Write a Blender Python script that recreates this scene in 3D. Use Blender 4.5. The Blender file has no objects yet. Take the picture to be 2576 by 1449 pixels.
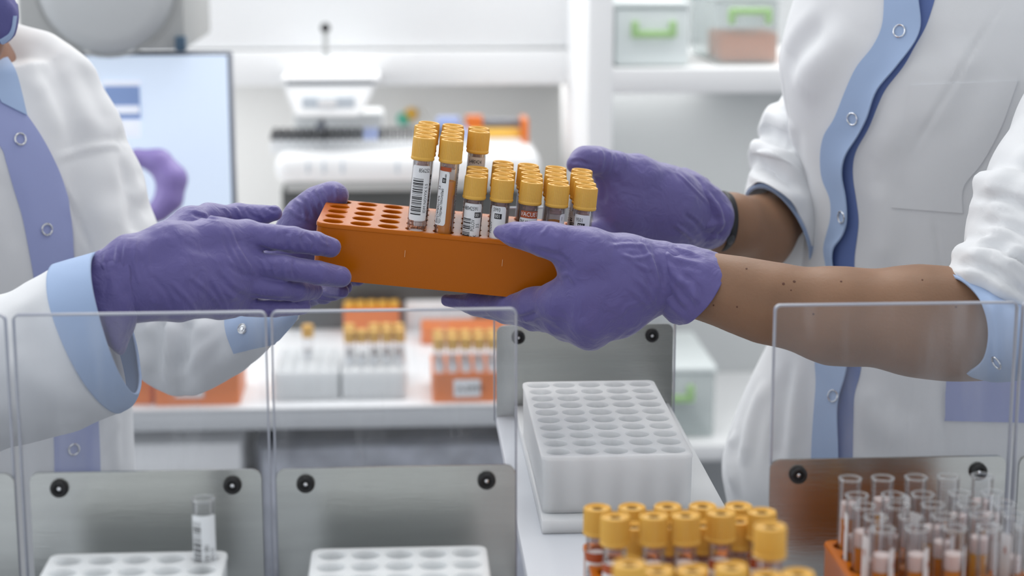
import bpy, bmesh, math, random
import numpy as np
import openvdb
from math import sin, cos, pi, radians
from mathutils import Vector, Matrix
from mathutils.bvhtree import BVHTree

SC = bpy.context.scene
COL = SC.collection
random.seed(4)

# ------------------------------------------------------------------ camera
F = 4616.0                      # focal length in pixels of the 2576 x 1449 frame
PITCH, YAW = radians(11.65), radians(3.45)
CAM = np.array([0.0, 0.0, 1.40])
FW = np.array([sin(YAW)*cos(PITCH), cos(YAW)*cos(PITCH), -sin(PITCH)])
RT = np.array([cos(YAW), -sin(YAW), 0.0])
UP = np.cross(RT, FW)
cam_data = bpy.data.cameras.new('camera')
cam = bpy.data.objects.new('camera', cam_data)
COL.objects.link(cam)
SC.camera = cam
cam_data.sensor_width = 36.0
cam_data.lens = F/2576*36.0
cam_data.clip_start = 0.05
cam_data.dof.use_dof = True
cam_data.dof.focus_distance = 1.34
cam_data.dof.aperture_fstop = 5.0
cam.matrix_world = Matrix(((RT[0], UP[0], -FW[0], CAM[0]), (RT[1], UP[1], -FW[1], CAM[1]),
                           (RT[2], UP[2], -FW[2], CAM[2]), (0, 0, 0, 1)))

# ------------------------------------------------------------------ light
world = bpy.data.worlds.new('world')
SC.world = world
world.use_nodes = True
world.node_tree.nodes['Background'].inputs[0].default_value = (0.93, 0.96, 1.0, 1)
world.node_tree.nodes['Background'].inputs[1].default_value = 0.80
SC.view_settings.view_transform = 'Standard'
SC.view_settings.look = 'None'
SC.view_settings.gamma = 1.0
SC.view_settings.use_curve_mapping = False
SC.view_settings.exposure = 0.0
SC.cycles.transparent_max_bounces = 40
SC.cycles.max_bounces = 10


def area(name, loc, rot, sx, sy, power, col=(1, 0.99, 0.97)):
    l = bpy.data.lights.new(name, 'AREA')
    l.shape = 'RECTANGLE'
    l.size, l.size_y, l.energy, l.color = sx, sy, power, col
    o = bpy.data.objects.new(name, l)
    o.location, o.rotation_euler = loc, rot
    COL.objects.link(o)
    return o


area('ceiling_lamp_front', (0.0, 0.7, 2.95), (0, 0, 0), 1.6, 0.8, 4)
area('ceiling_lamp_middle', (0.1, 2.1, 2.95), (0, 0, 0), 2.6, 0.7, 20)
area('ceiling_lamp_rear', (0.0, 3.0, 2.75), (radians(-8), 0, 0), 3.4, 0.6, 32)
area('window_daylight', (-2.5, 1.7, 1.9), (0, radians(-90), 0), 1.4, 2.0, 17, (0.92, 0.96, 1))

area('added_fill_cabinet', (-0.15, 3.05, 1.118), (0, 0, 0), 1.3, 0.12, 1.2)  # added fill, no real fitting: brightens the wall behind the analyser
area('added_fill_shelf', (0.75, 2.80, 1.095), (0, 0, 0), 0.7, 0.15, 0.9)  # added fill below the shelf board to lift the dark back panel

# ------------------------------------------------------------------ pixel <-> world measuring helpers


def D(px, py, d):
    return CAM + (FW*F + RT*(px-1288) + UP*(724.5-py))*(d/F)


def ray(px, py):
    v = FW*F + RT*(px-1288) + UP*(724.5-py)
    return v/np.linalg.norm(v)


def PY(px, py, Y):
    v = ray(px, py)
    return CAM + v*(Y/v[1])


# ------------------------------------------------------------------ materials
MATS = {}


def mat(name, col, rough=0.5, metal=0.0, bump=0.0, bscale=200.0, spec=0.5, sheen=0.0, sub=0.0, subcol=None,
        var=0.0, vscale=30.0, bstretch=None, detail=3.0, coat=0.0, emit=None, estr=0.0, bdist=0.001, subscale=0.006, distort=0.0):
    m = bpy.data.materials.new(name)
    m.use_nodes = True
    nt = m.node_tree
    b = nt.nodes['Principled BSDF']
    b.inputs['Base Color'].default_value = (*col, 1)
    b.inputs['Roughness'].default_value = rough
    b.inputs['Metallic'].default_value = metal
    b.inputs['Specular IOR Level'].default_value = spec
    b.inputs['Sheen Weight'].default_value = sheen
    b.inputs['Coat Weight'].default_value = coat
    if sub:
        b.inputs['Subsurface Weight'].default_value = sub
        b.inputs['Subsurface Radius'].default_value = subcol or (0.6, 0.3, 0.2)
        b.inputs['Subsurface Scale'].default_value = subscale
    if emit:
        b.inputs['Emission Color'].default_value = (*emit, 1)
        b.inputs['Emission Strength'].default_value = estr
    if bump or var:
        tc = nt.nodes.new('ShaderNodeTexCoord')
        mp = nt.nodes.new('ShaderNodeMapping')
        nt.links.new(tc.outputs['Object'], mp.inputs[0])
        if bstretch:
            mp.inputs['Scale'].default_value = bstretch
        if bump:
            n = nt.nodes.new('ShaderNodeTexNoise')
            n.inputs['Scale'].default_value = bscale
            n.inputs['Detail'].default_value = detail
            n.inputs['Distortion'].default_value = distort
            nt.links.new(mp.outputs[0], n.inputs['Vector'])
            bp = nt.nodes.new('ShaderNodeBump')
            bp.inputs['Strength'].default_value = bump
            bp.inputs['Distance'].default_value = bdist
            nt.links.new(n.outputs['Fac'], bp.inputs['Height'])
            nt.links.new(bp.outputs[0], b.inputs['Normal'])
        if var:
            n2 = nt.nodes.new('ShaderNodeTexNoise')
            n2.inputs['Scale'].default_value = vscale
            n2.inputs['Detail'].default_value = 4
            nt.links.new(mp.outputs[0], n2.inputs['Vector'])
            rp = nt.nodes.new('ShaderNodeMapRange')
            rp.inputs[1].default_value, rp.inputs[2].default_value = 0.3, 0.7
            rp.inputs[3].default_value, rp.inputs[4].default_value = 1-var, 1+var
            nt.links.new(n2.outputs['Fac'], rp.inputs[0])
            mx = nt.nodes.new('ShaderNodeMix')
            mx.data_type = 'RGBA'
            mx.blend_type = 'MULTIPLY'
            mx.inputs['Factor'].default_value = 1
            mx.inputs['A'].default_value = (*col, 1)
            nt.links.new(rp.outputs[0], mx.inputs['B'])
            nt.links.new(mx.outputs['Result'], b.inputs['Base Color'])
    MATS[name] = m
    return m


def clear_mat(name, tint, haze, hazecol, refl=0.5, rough=0.02, smudge=0.0):
    """clear plastic sheet or thin tube wall: light passes straight through, with some sheen and haze"""
    m = bpy.data.materials.new(name)
    m.use_nodes = True
    nt = m.node_tree
    nt.nodes.remove(nt.nodes['Principled BSDF'])
    out = nt.nodes['Material Output']
    tr = nt.nodes.new('ShaderNodeBsdfTransparent')
    tr.inputs[0].default_value = (*tint, 1)
    gl = nt.nodes.new('ShaderNodeBsdfGlossy')
    gl.inputs['Roughness'].default_value = rough
    df = nt.nodes.new('ShaderNodeBsdfDiffuse')
    df.inputs[0].default_value = (*hazecol, 1)
    lw = nt.nodes.new('ShaderNodeLayerWeight')
    lw.inputs[0].default_value = 0.25
    mu = nt.nodes.new('ShaderNodeMath')
    mu.operation = 'MULTIPLY'
    mu.inputs[1].default_value = refl
    nt.links.new(lw.outputs['Fresnel'], mu.inputs[0])
    m1 = nt.nodes.new('ShaderNodeMixShader')
    m1.inputs[0].default_value = haze
    nt.links.new(tr.outputs[0], m1.inputs[1])
    nt.links.new(df.outputs[0], m1.inputs[2])
    m2 = nt.nodes.new('ShaderNodeMixShader')
    nt.links.new(mu.outputs[0], m2.inputs[0])
    nt.links.new(m1.outputs[0], m2.inputs[1])
    nt.links.new(gl.outputs[0], m2.inputs[2])
    nt.links.new(m2.outputs[0], out.inputs[0])
    if smudge:
        tc = nt.nodes.new('ShaderNodeTexCoord')
        mp = nt.nodes.new('ShaderNodeMapping')
        mp.inputs['Rotation'].default_value = (0, radians(38), 0)
        mp.inputs['Scale'].default_value = (34, 1, 5)
        n = nt.nodes.new('ShaderNodeTexNoise')
        n.inputs['Scale'].default_value = 1.6
        n.inputs['Detail'].default_value = 4
        rp = nt.nodes.new('ShaderNodeMapRange')
        rp.inputs[1].default_value, rp.inputs[2].default_value = 0.5, 0.8
        rp.inputs[3].default_value, rp.inputs[4].default_value = haze, haze+smudge
        nt.links.new(tc.outputs['Object'], mp.inputs[0])
        nt.links.new(mp.outputs[0], n.inputs['Vector'])
        nt.links.new(n.outputs['Fac'], rp.inputs[0])
        nt.links.new(rp.outputs[0], m1.inputs[0])
    MATS[name] = m
    return m


mat('coat_white', (0.74, 0.755, 0.775), 0.85, bump=0.25, bscale=1400, sheen=0.15, spec=0.2, bdist=0.0004)
mat('coat_blue', (0.36, 0.475, 0.69), 0.85, bump=0.2, bscale=1400, spec=0.2, sheen=0.1, bdist=0.0004)
mat('coat_blue_violet', (0.34, 0.385, 0.65), 0.85, bump=0.2, bscale=1400, spec=0.2, sheen=0.1, bdist=0.0004)
mat('coat_blue_shaded', (0.13, 0.19, 0.42), 0.85, bump=0.2, bscale=1400, spec=0.2, bdist=0.0004)  # the trim's blue with the shade under the placket put into it
mat('thread', (0.62, 0.64, 0.66), 0.8)
mat('nitrile', (0.120, 0.102, 0.305), 0.45, bump=0.55, bscale=75, spec=0.42, sheen=0.3, detail=7, bdist=0.0022, distort=1.6)
mat('hood_blue', (0.10, 0.10, 0.28), 0.8, bump=0.3, bscale=900)
mat('skin', (0.265, 0.148, 0.088), 0.5, bump=0.35, bscale=420, sub=0.25, subcol=(0.7, 0.25, 0.12), var=0.10, vscale=26,
    detail=6, bdist=0.0005, spec=0.35)
mat('skin_dark', (0.26, 0.12, 0.07), 0.5, bump=0.3, bscale=420, sub=0.2, var=0.1)
mat('mole_brown', (0.10, 0.035, 0.018), 0.6)
mat('hair_dark', (0.03, 0.02, 0.015), 0.6, bump=0.6, bscale=300, bstretch=(1, 1, 0.1))
mat('rack_orange', (0.50, 0.125, 0.0006), 0.24, bump=0.06, bscale=900, spec=0.22)
mat('rack_orange_bright', (0.78, 0.20, 0.03), 0.4)
mat('scratch_light', (0.80, 0.45, 0.2), 0.5)
mat('rack_white', (0.80, 0.84, 0.86), 0.38, bump=0.05, bscale=700, sub=0.9, subcol=(1.0, 1.0, 1.0), subscale=0.025)
mat('tray_white', (0.74, 0.77, 0.82), 0.35)
mat('cap_yellow', (0.74, 0.425, 0.075), 0.38, spec=0.4, sub=0.1, subcol=(0.9, 0.4, 0.1))
mat('cap_hole_shade', (0.17, 0.075, 0.012), 0.6)  # dark brown paints the shade inside the cap's hole
mat('paper', (0.80, 0.82, 0.84), 0.6)
mat('paper_beige', (0.62, 0.56, 0.53), 0.6)
mat('ink', (0.015, 0.015, 0.018), 0.6)
mat('ink_red', (0.42, 0.08, 0.02), 0.6)
mat('ink_white', (0.85, 0.85, 0.85), 0.6)
mat('steel', (0.46, 0.47, 0.452), 0.27, metal=1.0, bump=0.12, bscale=60, bstretch=(1, 1, 14), var=0.06, vscale=6)
mat('chrome', (0.75, 0.76, 0.78), 0.16, metal=1.0)
mat('rubber_black', (0.006, 0.006, 0.007), 0.5)
mat('band_black', (0.012, 0.012, 0.013), 0.5)
mat('band_clasp', (0.05, 0.05, 0.055), 0.35)
mat('edge_acrylic', (0.36, 0.38, 0.44), 0.25)
mat('edge_acrylic_green', (0.55, 0.68, 0.62), 0.2)
mat('wall_paint', (0.84, 0.84, 0.83), 0.8, bump=0.05, bscale=60)
mat('wall_bright', (0.88, 0.89, 0.90), 0.6)
mat('desk_white', (0.86, 0.87, 0.88), 0.35)
mat('desk_edge', (0.62, 0.64, 0.66), 0.4)
mat('grey_dark', (0.085, 0.09, 0.09), 0.5)
mat('grey_mid', (0.46, 0.47, 0.465), 0.55, bump=0.1, bscale=200)
mat('grey_panel', (0.58, 0.60, 0.61), 0.6)
mat('grey_box', (0.55, 0.56, 0.58), 0.6)
mat('floor_vinyl', (0.20, 0.21, 0.24), 0.35, var=0.45, vscale=9)
mat('grey_reflections', (0.42, 0.44, 0.50), 0.4, var=0.5, vscale=14)  # pale blotches are reflections put into the drawer front's colour
mat('ceiling_paint', (0.85, 0.85, 0.85), 0.9)
mat('white_plastic', (0.90, 0.91, 0.92), 0.35)
mat('slot_blue', (0.05, 0.10, 0.16), 0.4)
mat('display_grey', (0.60, 0.66, 0.72), 0.3)
mat('screen_blue', (0.5, 0.58, 0.7), 0.4, emit=(0.66, 0.76, 0.90), estr=0.62)
mat('screen_print_blue', (0.22, 0.32, 0.58), 0.4, emit=(0.25, 0.36, 0.62), estr=0.3)
mat('screen_print_white', (0.8, 0.82, 0.88), 0.4, emit=(0.72, 0.78, 0.88), estr=0.5)
mat('loop_violet', (0.26, 0.20, 0.50), 0.35)
mat('frame_grey', (0.20, 0.22, 0.27), 0.4)
mat('cap_black', (0.03, 0.03, 0.035), 0.5)
mat('cap_blue', (0.40, 0.50, 0.85), 0.5)
mat('green_clip', (0.42, 0.66, 0.30), 0.5)
mat('teal', (0.10, 0.50, 0.36), 0.5)
mat('yellow_bright', (0.85, 0.50, 0.08), 0.5)
mat('bin_plastic', (0.80, 0.86, 0.86), 0.4)
mat('trousers', (0.70, 0.72, 0.75), 0.9)
mat('shoe', (0.8, 0.8, 0.8), 0.6)
mat('serum', (0.66, 0.235, 0.012), 0.25, sub=0.4, subcol=(0.9, 0.35, 0.05), coat=0.2)
mat('serum_light', (0.80, 0.38, 0.02), 0.25, sub=0.4, subcol=(0.9, 0.35, 0.05), coat=0.2)
mat('serum_deep', (0.40, 0.12, 0.012), 0.25, sub=0.4, subcol=(0.9, 0.35, 0.05), coat=0.2)
mat('gel', (0.74, 0.62, 0.59), 0.4, sub=0.4, subcol=(0.9, 0.7, 0.6))
clear_mat('tube_wall', (0.975, 0.975, 0.98), 0.02, (0.8, 0.82, 0.85), refl=0.55, rough=0.05)
clear_mat('stopper_pink', (0.85, 0.75, 0.72), 0.5, (0.62, 0.45, 0.42), refl=0.3, rough=0.2)
clear_mat('glass_rim', (0.95, 0.95, 0.95), 0.16, (0.85, 0.88, 0.9), refl=0.7, rough=0.05)
clear_mat('tube_film', (0.80, 0.72, 0.70), 0.28, (0.55, 0.42, 0.40), refl=0.5, rough=0.1)
clear_mat('acrylic', (0.955, 0.96, 0.97), 0.045, (0.82, 0.84, 0.88), refl=0.55, rough=0.02, smudge=0.10)
clear_mat('bin_clear', (0.93, 0.96, 0.96), 0.35, (0.80, 0.86, 0.86), refl=0.3, rough=0.1)

# ------------------------------------------------------------------ object helpers


def tag(o, label=None, cat=None, group=None, kind=None):
    if label: o['label'] = label
    if cat: o['category'] = cat
    if group: o['group'] = group
    if kind: o['kind'] = kind
    return o


def link(o, parent=None):
    COL.objects.link(o)
    if parent is not None:
        o.parent = parent
        w = Matrix.Identity(4)
        p = parent
        while p is not None:
            w = p.matrix_basis @ w if p.parent is None else p.matrix_parent_inverse @ p.matrix_basis @ w
            p = p.parent
        o.matrix_parent_inverse = w.inverted()
    return o


def empty(name, loc, label=None, cat=None, group=None):
    o = bpy.data.objects.new(name, None)
    o.empty_display_size = 0.02
    o.location = loc
    COL.objects.link(o)
    tag(o, label, cat, group)
    return o


def mobj(name, verts, faces, m, parent=None, smooth=True, sharp=None):
    me = bpy.data.meshes.new(name)
    if isinstance(verts, np.ndarray):
        verts = np.asarray(verts, dtype=np.float32)
        faces = np.asarray(faces, dtype=np.int32)
        k = faces.shape[1]
        me.vertices.add(len(verts))
        me.vertices.foreach_set('co', verts.ravel())
        me.loops.add(len(faces)*k)
        me.loops.foreach_set('vertex_index', faces.ravel())
        me.polygons.add(len(faces))
        me.polygons.foreach_set('loop_start', np.arange(0, len(faces)*k, k, dtype=np.int32))
        me.update(calc_edges=True)
    else:
        me.from_pydata([tuple(v) for v in verts], [], [tuple(f) for f in faces])
    if smooth:
        me.shade_smooth()
        if sharp: me.set_sharp_from_angle(angle=sharp)
    me.materials.append(MATS[m] if isinstance(m, str) else m)
    return link(bpy.data.objects.new(name, me), parent)


def bobj(name, bm, m, parent=None, smooth=True, sharp=0.6, recalc=True):
    if recalc: bmesh.ops.recalc_face_normals(bm, faces=bm.faces[:])
    me = bpy.data.meshes.new(name)
    bm.to_mesh(me)
    bm.free()
    if smooth:
        me.shade_smooth()
        if sharp: me.set_sharp_from_angle(angle=sharp)
    me.materials.append(MATS[m] if isinstance(m, str) else m)
    return link(bpy.data.objects.new(name, me), parent)


def badd(bm, x0, x1, y0, y1, z0, z1, bev=0.0, seg=2):
    r = bmesh.ops.create_cube(bm, size=1.0)
    vs = r['verts']
    for v in vs:
        v.co = Vector(((x0+x1)/2+v.co.x*(x1-x0), (y0+y1)/2+v.co.y*(y1-y0), (z0+z1)/2+v.co.z*(z1-z0)))
    if bev:
        es = list({e for v in vs for e in v.link_edges})
        bmesh.ops.bevel(bm, geom=es, offset=bev, segments=seg, affect='EDGES', profile=0.5)


def box(name, x0, x1, y0, y1, z0, z1, m, parent=None, bev=0.0, seg=2):
    bm = bmesh.new()
    badd(bm, x0, x1, y0, y1, z0, z1, bev, seg)
    return bobj(name, bm, m, parent)


def lathe_add(bm, prof, seg=24, mtx=None, ribs=None):
    rings = []
    for (r, z) in prof:
        if r < 1e-6:
            rings.append([bm.verts.new((0, 0, z))])
        else:
            ring = []
            for i in range(seg):
                rr = r
                if ribs and ribs[0] < z < ribs[1]: rr = r*(1.0 if i % 2 else 0.964)
                ring.append(bm.verts.new((rr*cos(2*pi*i/seg), rr*sin(2*pi*i/seg), z)))
            rings.append(ring)
    for a, b in zip(rings, rings[1:]):
        if len(a) == 1 and len(b) == 1: continue
        for i in range(seg):
            j = (i+1) % seg
            if len(a) == 1: bm.faces.new((a[0], b[j], b[i]))
            elif len(b) == 1: bm.faces.new((a[i], a[j], b[0]))
            else: bm.faces.new((a[i], a[j], b[j], b[i]))
    if mtx is not None:
        for ring in rings:
            for v in ring: v.co = mtx @ v.co


def lathe(name, prof, m, parent=None, seg=24, mtx=None, ribs=None, sharp=0.7):
    bm = bmesh.new()
    lathe_add(bm, prof, seg, mtx, ribs)
    return bobj(name, bm, m, parent, sharp=sharp)


def rrect(x0, x1, y0, y1, r, n=6):
    pts = []
    for cx, cy, a0 in ((x1-r, y1-r, 0), (x0+r, y1-r, 90), (x0+r, y0+r, 180), (x1-r, y0+r, 270)):
        for i in range(n+1):
            a = radians(a0+90*i/n)
            pts.append((cx+r*cos(a), cy+r*sin(a)))
    return pts


def prism_y(name, poly, y0, y1, m, parent=None, bev=0.0):
    """poly in (x, z), extruded along Y"""
    bm = bmesh.new()
    a = [bm.verts.new((x, y0, z)) for x, z in poly]
    b = [bm.verts.new((x, y1, z)) for x, z in poly]
    n = len(poly)
    bm.faces.new(a)
    bm.faces.new(b[::-1])
    for i in range(n): bm.faces.new((a[i], b[i], b[(i+1) % n], a[(i+1) % n]))
    if bev:
        es = [e for e in bm.edges if abs(e.verts[0].co.y-e.verts[1].co.y) < 1e-9]
        bmesh.ops.bevel(bm, geom=es, offset=bev, segments=2, affect='EDGES')
    return bobj(name, bm, m, parent)


def frame(o, ex, ey, ez):
    return Matrix(((ex[0], ey[0], ez[0], o[0]), (ex[1], ey[1], ez[1], o[1]), (ex[2], ey[2], ez[2], o[2]), (0, 0, 0, 1)))


def copy_tree(o, parent=None):
    c = o.copy()
    COL.objects.link(c)
    if parent is not None: c.parent = parent
    for ch in o.children: copy_tree(ch, c)
    return c


def torus_add(bm, R, r, mtx, n=24, k=8):
    g = [[bm.verts.new(mtx @ Vector(((R+r*cos(2*pi*j/k))*cos(2*pi*i/n), (R+r*cos(2*pi*j/k))*sin(2*pi*i/n), r*sin(2*pi*j/k))))
          for j in range(k)] for i in range(n)]
    for i in range(n):
        for j in range(k):
            bm.faces.new((g[i][j], g[(i+1) % n][j], g[(i+1) % n][(j+1) % k], g[i][(j+1) % k]))


# ------------------------------------------------------------------ lettering
_tc = {}


def glyphs(text, size, align='LEFT'):
    key = (text, align)
    if key not in _tc:
        c = bpy.data.curves.new('lettering', 'FONT')
        c.body = text
        c.size = 1.0
        c.resolution_u = 2
        c.align_x = align
        o = bpy.data.objects.new('lettering', c)
        COL.objects.link(o)
        dg = bpy.context.evaluated_depsgraph_get()
        me = o.evaluated_get(dg).to_mesh()
        _tc[key] = ([tuple(v.co[:2]) for v in me.vertices], [tuple(p.vertices) for p in me.polygons])
        o.evaluated_get(dg).to_mesh_clear()
        bpy.data.objects.remove(o)
        bpy.data.curves.remove(c)
    v, f = _tc[key]
    return [(x*size, y*size) for x, y in v], f


# ------------------------------------------------------------------ racks


def rack_bm(nx, ny, pitch, rh, mx, my, H, cr=0.006, seg=20, depth=None, inset=0.0012):
    bm = bmesh.new()
    x0, x1, y0, y1 = -mx, (nx-1)*pitch+mx, -my, (ny-1)*pitch+my
    es = []

    def loop(pts, z):
        vs = [bm.verts.new((x, y, z)) for x, y in pts]
        return vs

    def edges(vs): return [bm.edges.new((vs[i], vs[(i+1) % len(vs)])) for i in range(len(vs))]

    def bridge(a, b):
        n = len(a)
        for i in range(n): bm.faces.new((a[i], a[(i+1) % n], b[(i+1) % n], b[i]))
    top = loop(rrect(x0+inset, x1-inset, y0+inset, y1-inset, cr-inset), 0)
    es += edges(top)
    holes = []
    for i in range(nx):
        for j in range(ny):
            c = loop([(i*pitch+(rh+0.0005)*cos(2*pi*k/seg), j*pitch+(rh+0.0005)*sin(2*pi*k/seg)) for k in range(seg)], 0)
            es += edges(c)
            holes.append((i, j, c))
    bmesh.ops.triangle_fill(bm, use_beauty=True, use_dissolve=False, edges=es, normal=(0, 0, 1))
    prev = top
    for ins, z in ((inset*0.35, -inset*0.3), (0, -inset), (0, -0.0032), (0.0005, -0.0036), (0.0005, -0.5*H), (0.0009, -H)):
        cur = loop(rrect(x0+ins, x1-ins, y0+ins, y1-ins, cr-ins), z)
        bridge(prev, cur)
        prev = cur
    bm.faces.new(prev)
    dz = depth or H-0.004
    for i, j, c in holes:
        prev = c
        for r_, z in ((rh, -0.0006), (rh-0.0002, -dz)):
            cur = loop([(i*pitch+r_*cos(2*pi*k/seg), j*pitch+r_*sin(2*pi*k/seg)) for k in range(seg)], z)
            bridge(prev, cur)
            prev = cur
        bm.faces.new(prev)
    return bm


# ------------------------------------------------------------------ sample tubes (base of the tube at the local origin, seen from -Y)
TR = 0.0066


def tube_parts(root, L, cap=True, level=0.045, liquid='serum', gel=None, label=None, seg=24, film=False):
    """label: dict(a0,a1,z0,z1,mat,texts=[(str,size,angle,z,rot,mat)],bars=(a0,a1,z0,z1,vertical),boxes=[(a0,a1,z0,z1,mat)])"""
    lathe('tube_wall', [(0, 0), (TR*0.6, 0.0008), (TR*0.95, 0.004), (TR, 0.0065), (TR, L-0.002), (TR-0.0008, L-0.002),
                        (TR-0.0008, 0.01)], 'tube_wall', root, seg)
    r = TR-0.0012
    if level:
        lathe('serum', [(0, 0.0012), (r*0.7, 0.002), (r, 0.0055), (r, level), (r*0.9, level-0.0006), (0, level-0.0008)], liquid, root, seg)
    if not cap:
        lathe('rim', [(TR-0.0010, L-0.0004), (TR-0.0002, L+0.0003), (TR+0.0005, L-0.0002), (TR+0.0003, L-0.0012), (TR-0.0007, L-0.0012), (TR-0.0010, L-0.0004)], 'glass_rim', root, seg)
    if gel:
        lathe('gel_plug', [(0, gel[0]), (r*0.98, gel[0]), (r*0.98, gel[1]), (0, gel[1])], 'gel', root, seg)
    if film and label:
        lathe('printed_film', [(TR+0.00006, 0.012), (TR+0.00006, L-0.024)], 'tube_film', root, seg)
    if label:
        make_label(root, label)
    if cap:
        c0 = L-0.0115
        lathe('septum_shaded', [(0.00335, c0+0.0149), (0.0026, c0+0.0141), (0, c0+0.0139)], 'cap_hole_shade', root, 16)  # disc set high, its dark colour giving the hole its shade
    if cap:
        c0 = L-0.0115
        lathe('stopper', [(0, c0-0.0048), (0.0040, c0-0.0048), (0.0044, c0-0.0036), (0.0036, c0-0.0028), (0.0040, c0+0.001)], 'stopper_pink', root, 16)
        lathe('cap', [(TR+0.0002, c0+0.001), (0.0080, c0), (0.0085, c0+0.0005), (0.0086, c0+0.0016), (0.0083, c0+0.0022), (0.0083, c0+0.0026),
                      (0.0082, c0+0.0150), (0.0079, c0+0.0162), (0.0072, c0+0.0166), (0.0066, c0+0.0162), (0.0062, c0+0.0154),
                      (0.0050, c0+0.0157), (0.0036, c0+0.0158), (0.0033, c0+0.0150), (0.0031, c0+0.0095), (0.0, c0+0.0092)],
              'cap_yellow', root, 84, ribs=(c0+0.0024, c0+0.0152), sharp=0.35)


def cyl(a, z, r): return (r*sin(a), -r*cos(a), z)


def make_label(root, lb):
    R = TR+0.00018
    a0, a1, z0, z1 = radians(lb['a0']), radians(lb['a1']), lb['z0'], lb['z1']
    rc = 0.0018
    n = 20
    vs, fs = [], []
    for i in range(n+1):
        a = a0+(a1-a0)*i/n
        e = min(a-a0, a1-a)*R
        cut = rc-math.sqrt(max(0, rc*rc-(rc-e)**2)) if e < rc else 0
        vs += [cyl(a, z0+cut, R), cyl(a, z1-cut, R)]
    for i in range(n): fs.append((2*i, 2*i+2, 2*i+3, 2*i+1))
    lab = mobj('label', vs, fs, lb.get('mat', 'paper'), root)
    Ri = R+0.00008
    groups = {}

    def patch(b0, b1, c0, c1, m, rr=Ri):
        V, Fc = groups.setdefault(m, ([], []))
        k = max(1, int(abs(b1-b0)/8))
        s = len(V)
        for i in range(k+1):
            a = radians(b0+(b1-b0)*i/k)
            V += [cyl(a, c0, rr), cyl(a, c1, rr)]
        for i in range(k): Fc.append((s+2*i, s+2*i+2, s+2*i+3, s+2*i+1))
    for bx in lb.get('boxes', ()): patch(*bx[:4], bx[4])
    if 'bars' in lb:
        b0, b1, c0, c1 = lb['bars']
        rnd = random.Random(int(b0*7+c0*9999))
        z = c0
        while z < c1:
            w = rnd.choice((0.00022, 0.00035, 0.0006, 0.0009))
            patch(b0, b1, z, min(z+w, c1), 'ink')
            z += w+rnd.choice((0.0002, 0.0004, 0.0007))
    for (s, size, ang, z, rot, m, *xs) in lb.get('texts', ()):
        xs = xs[0] if xs else 0.70
        V, Fc = groups.setdefault(m, ([], []))
        g, f = glyphs(s, size)
        st = len(V)
        for x, y in g:
            x *= xs
            if rot: x, y = -y, x
            V.append(cyl(radians(ang)+x/Ri, z+y, Ri+0.00006))
        Fc += [tuple(i+st for i in t) for t in f]
    for m, (V, Fc) in groups.items():
        mobj('printing', V, Fc, m, lab, smooth=False)
    return lab


def proto(name, **kw):
    r = bpy.data.objects.new(name, None)
    r.empty_display_size = 0.01
    COL.objects.link(r)
    tube_parts(r, **kw)
    return r


# ------------------------------------------------------------------ implicit surfaces for bodies, gloves and cloth


def vnoise(P, s, seed=0):
    """smooth lattice noise in -1..1, vectorised"""
    Q = P*s + 37.7*seed
    i = np.floor(Q).astype(np.int64)
    f = Q-i
    f = f*f*(3-2*f)

    def h(a, b, c):
        n = (a*73856093) ^ (b*19349663) ^ (c*83492791) ^ (seed*2654435)
        n = (n ^ (n >> 13))*1274126177
        n = n & 0x7fffffff
        n = (n ^ (n >> 16))*668265263 & 0x7fffffff
        return n/float(0x7fffffff)*2-1
    x, y, z = i[..., 0], i[..., 1], i[..., 2]
    r = 0
    for dx in (0, 1):
        for dy in (0, 1):
            for dz in (0, 1):
                w = (f[..., 0] if dx else 1-f[..., 0])*(f[..., 1] if dy else 1-f[..., 1])*(f[..., 2] if dz else 1-f[..., 2])
                r = r + w*h(x+dx, y+dy, z+dz)
    return r


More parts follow.
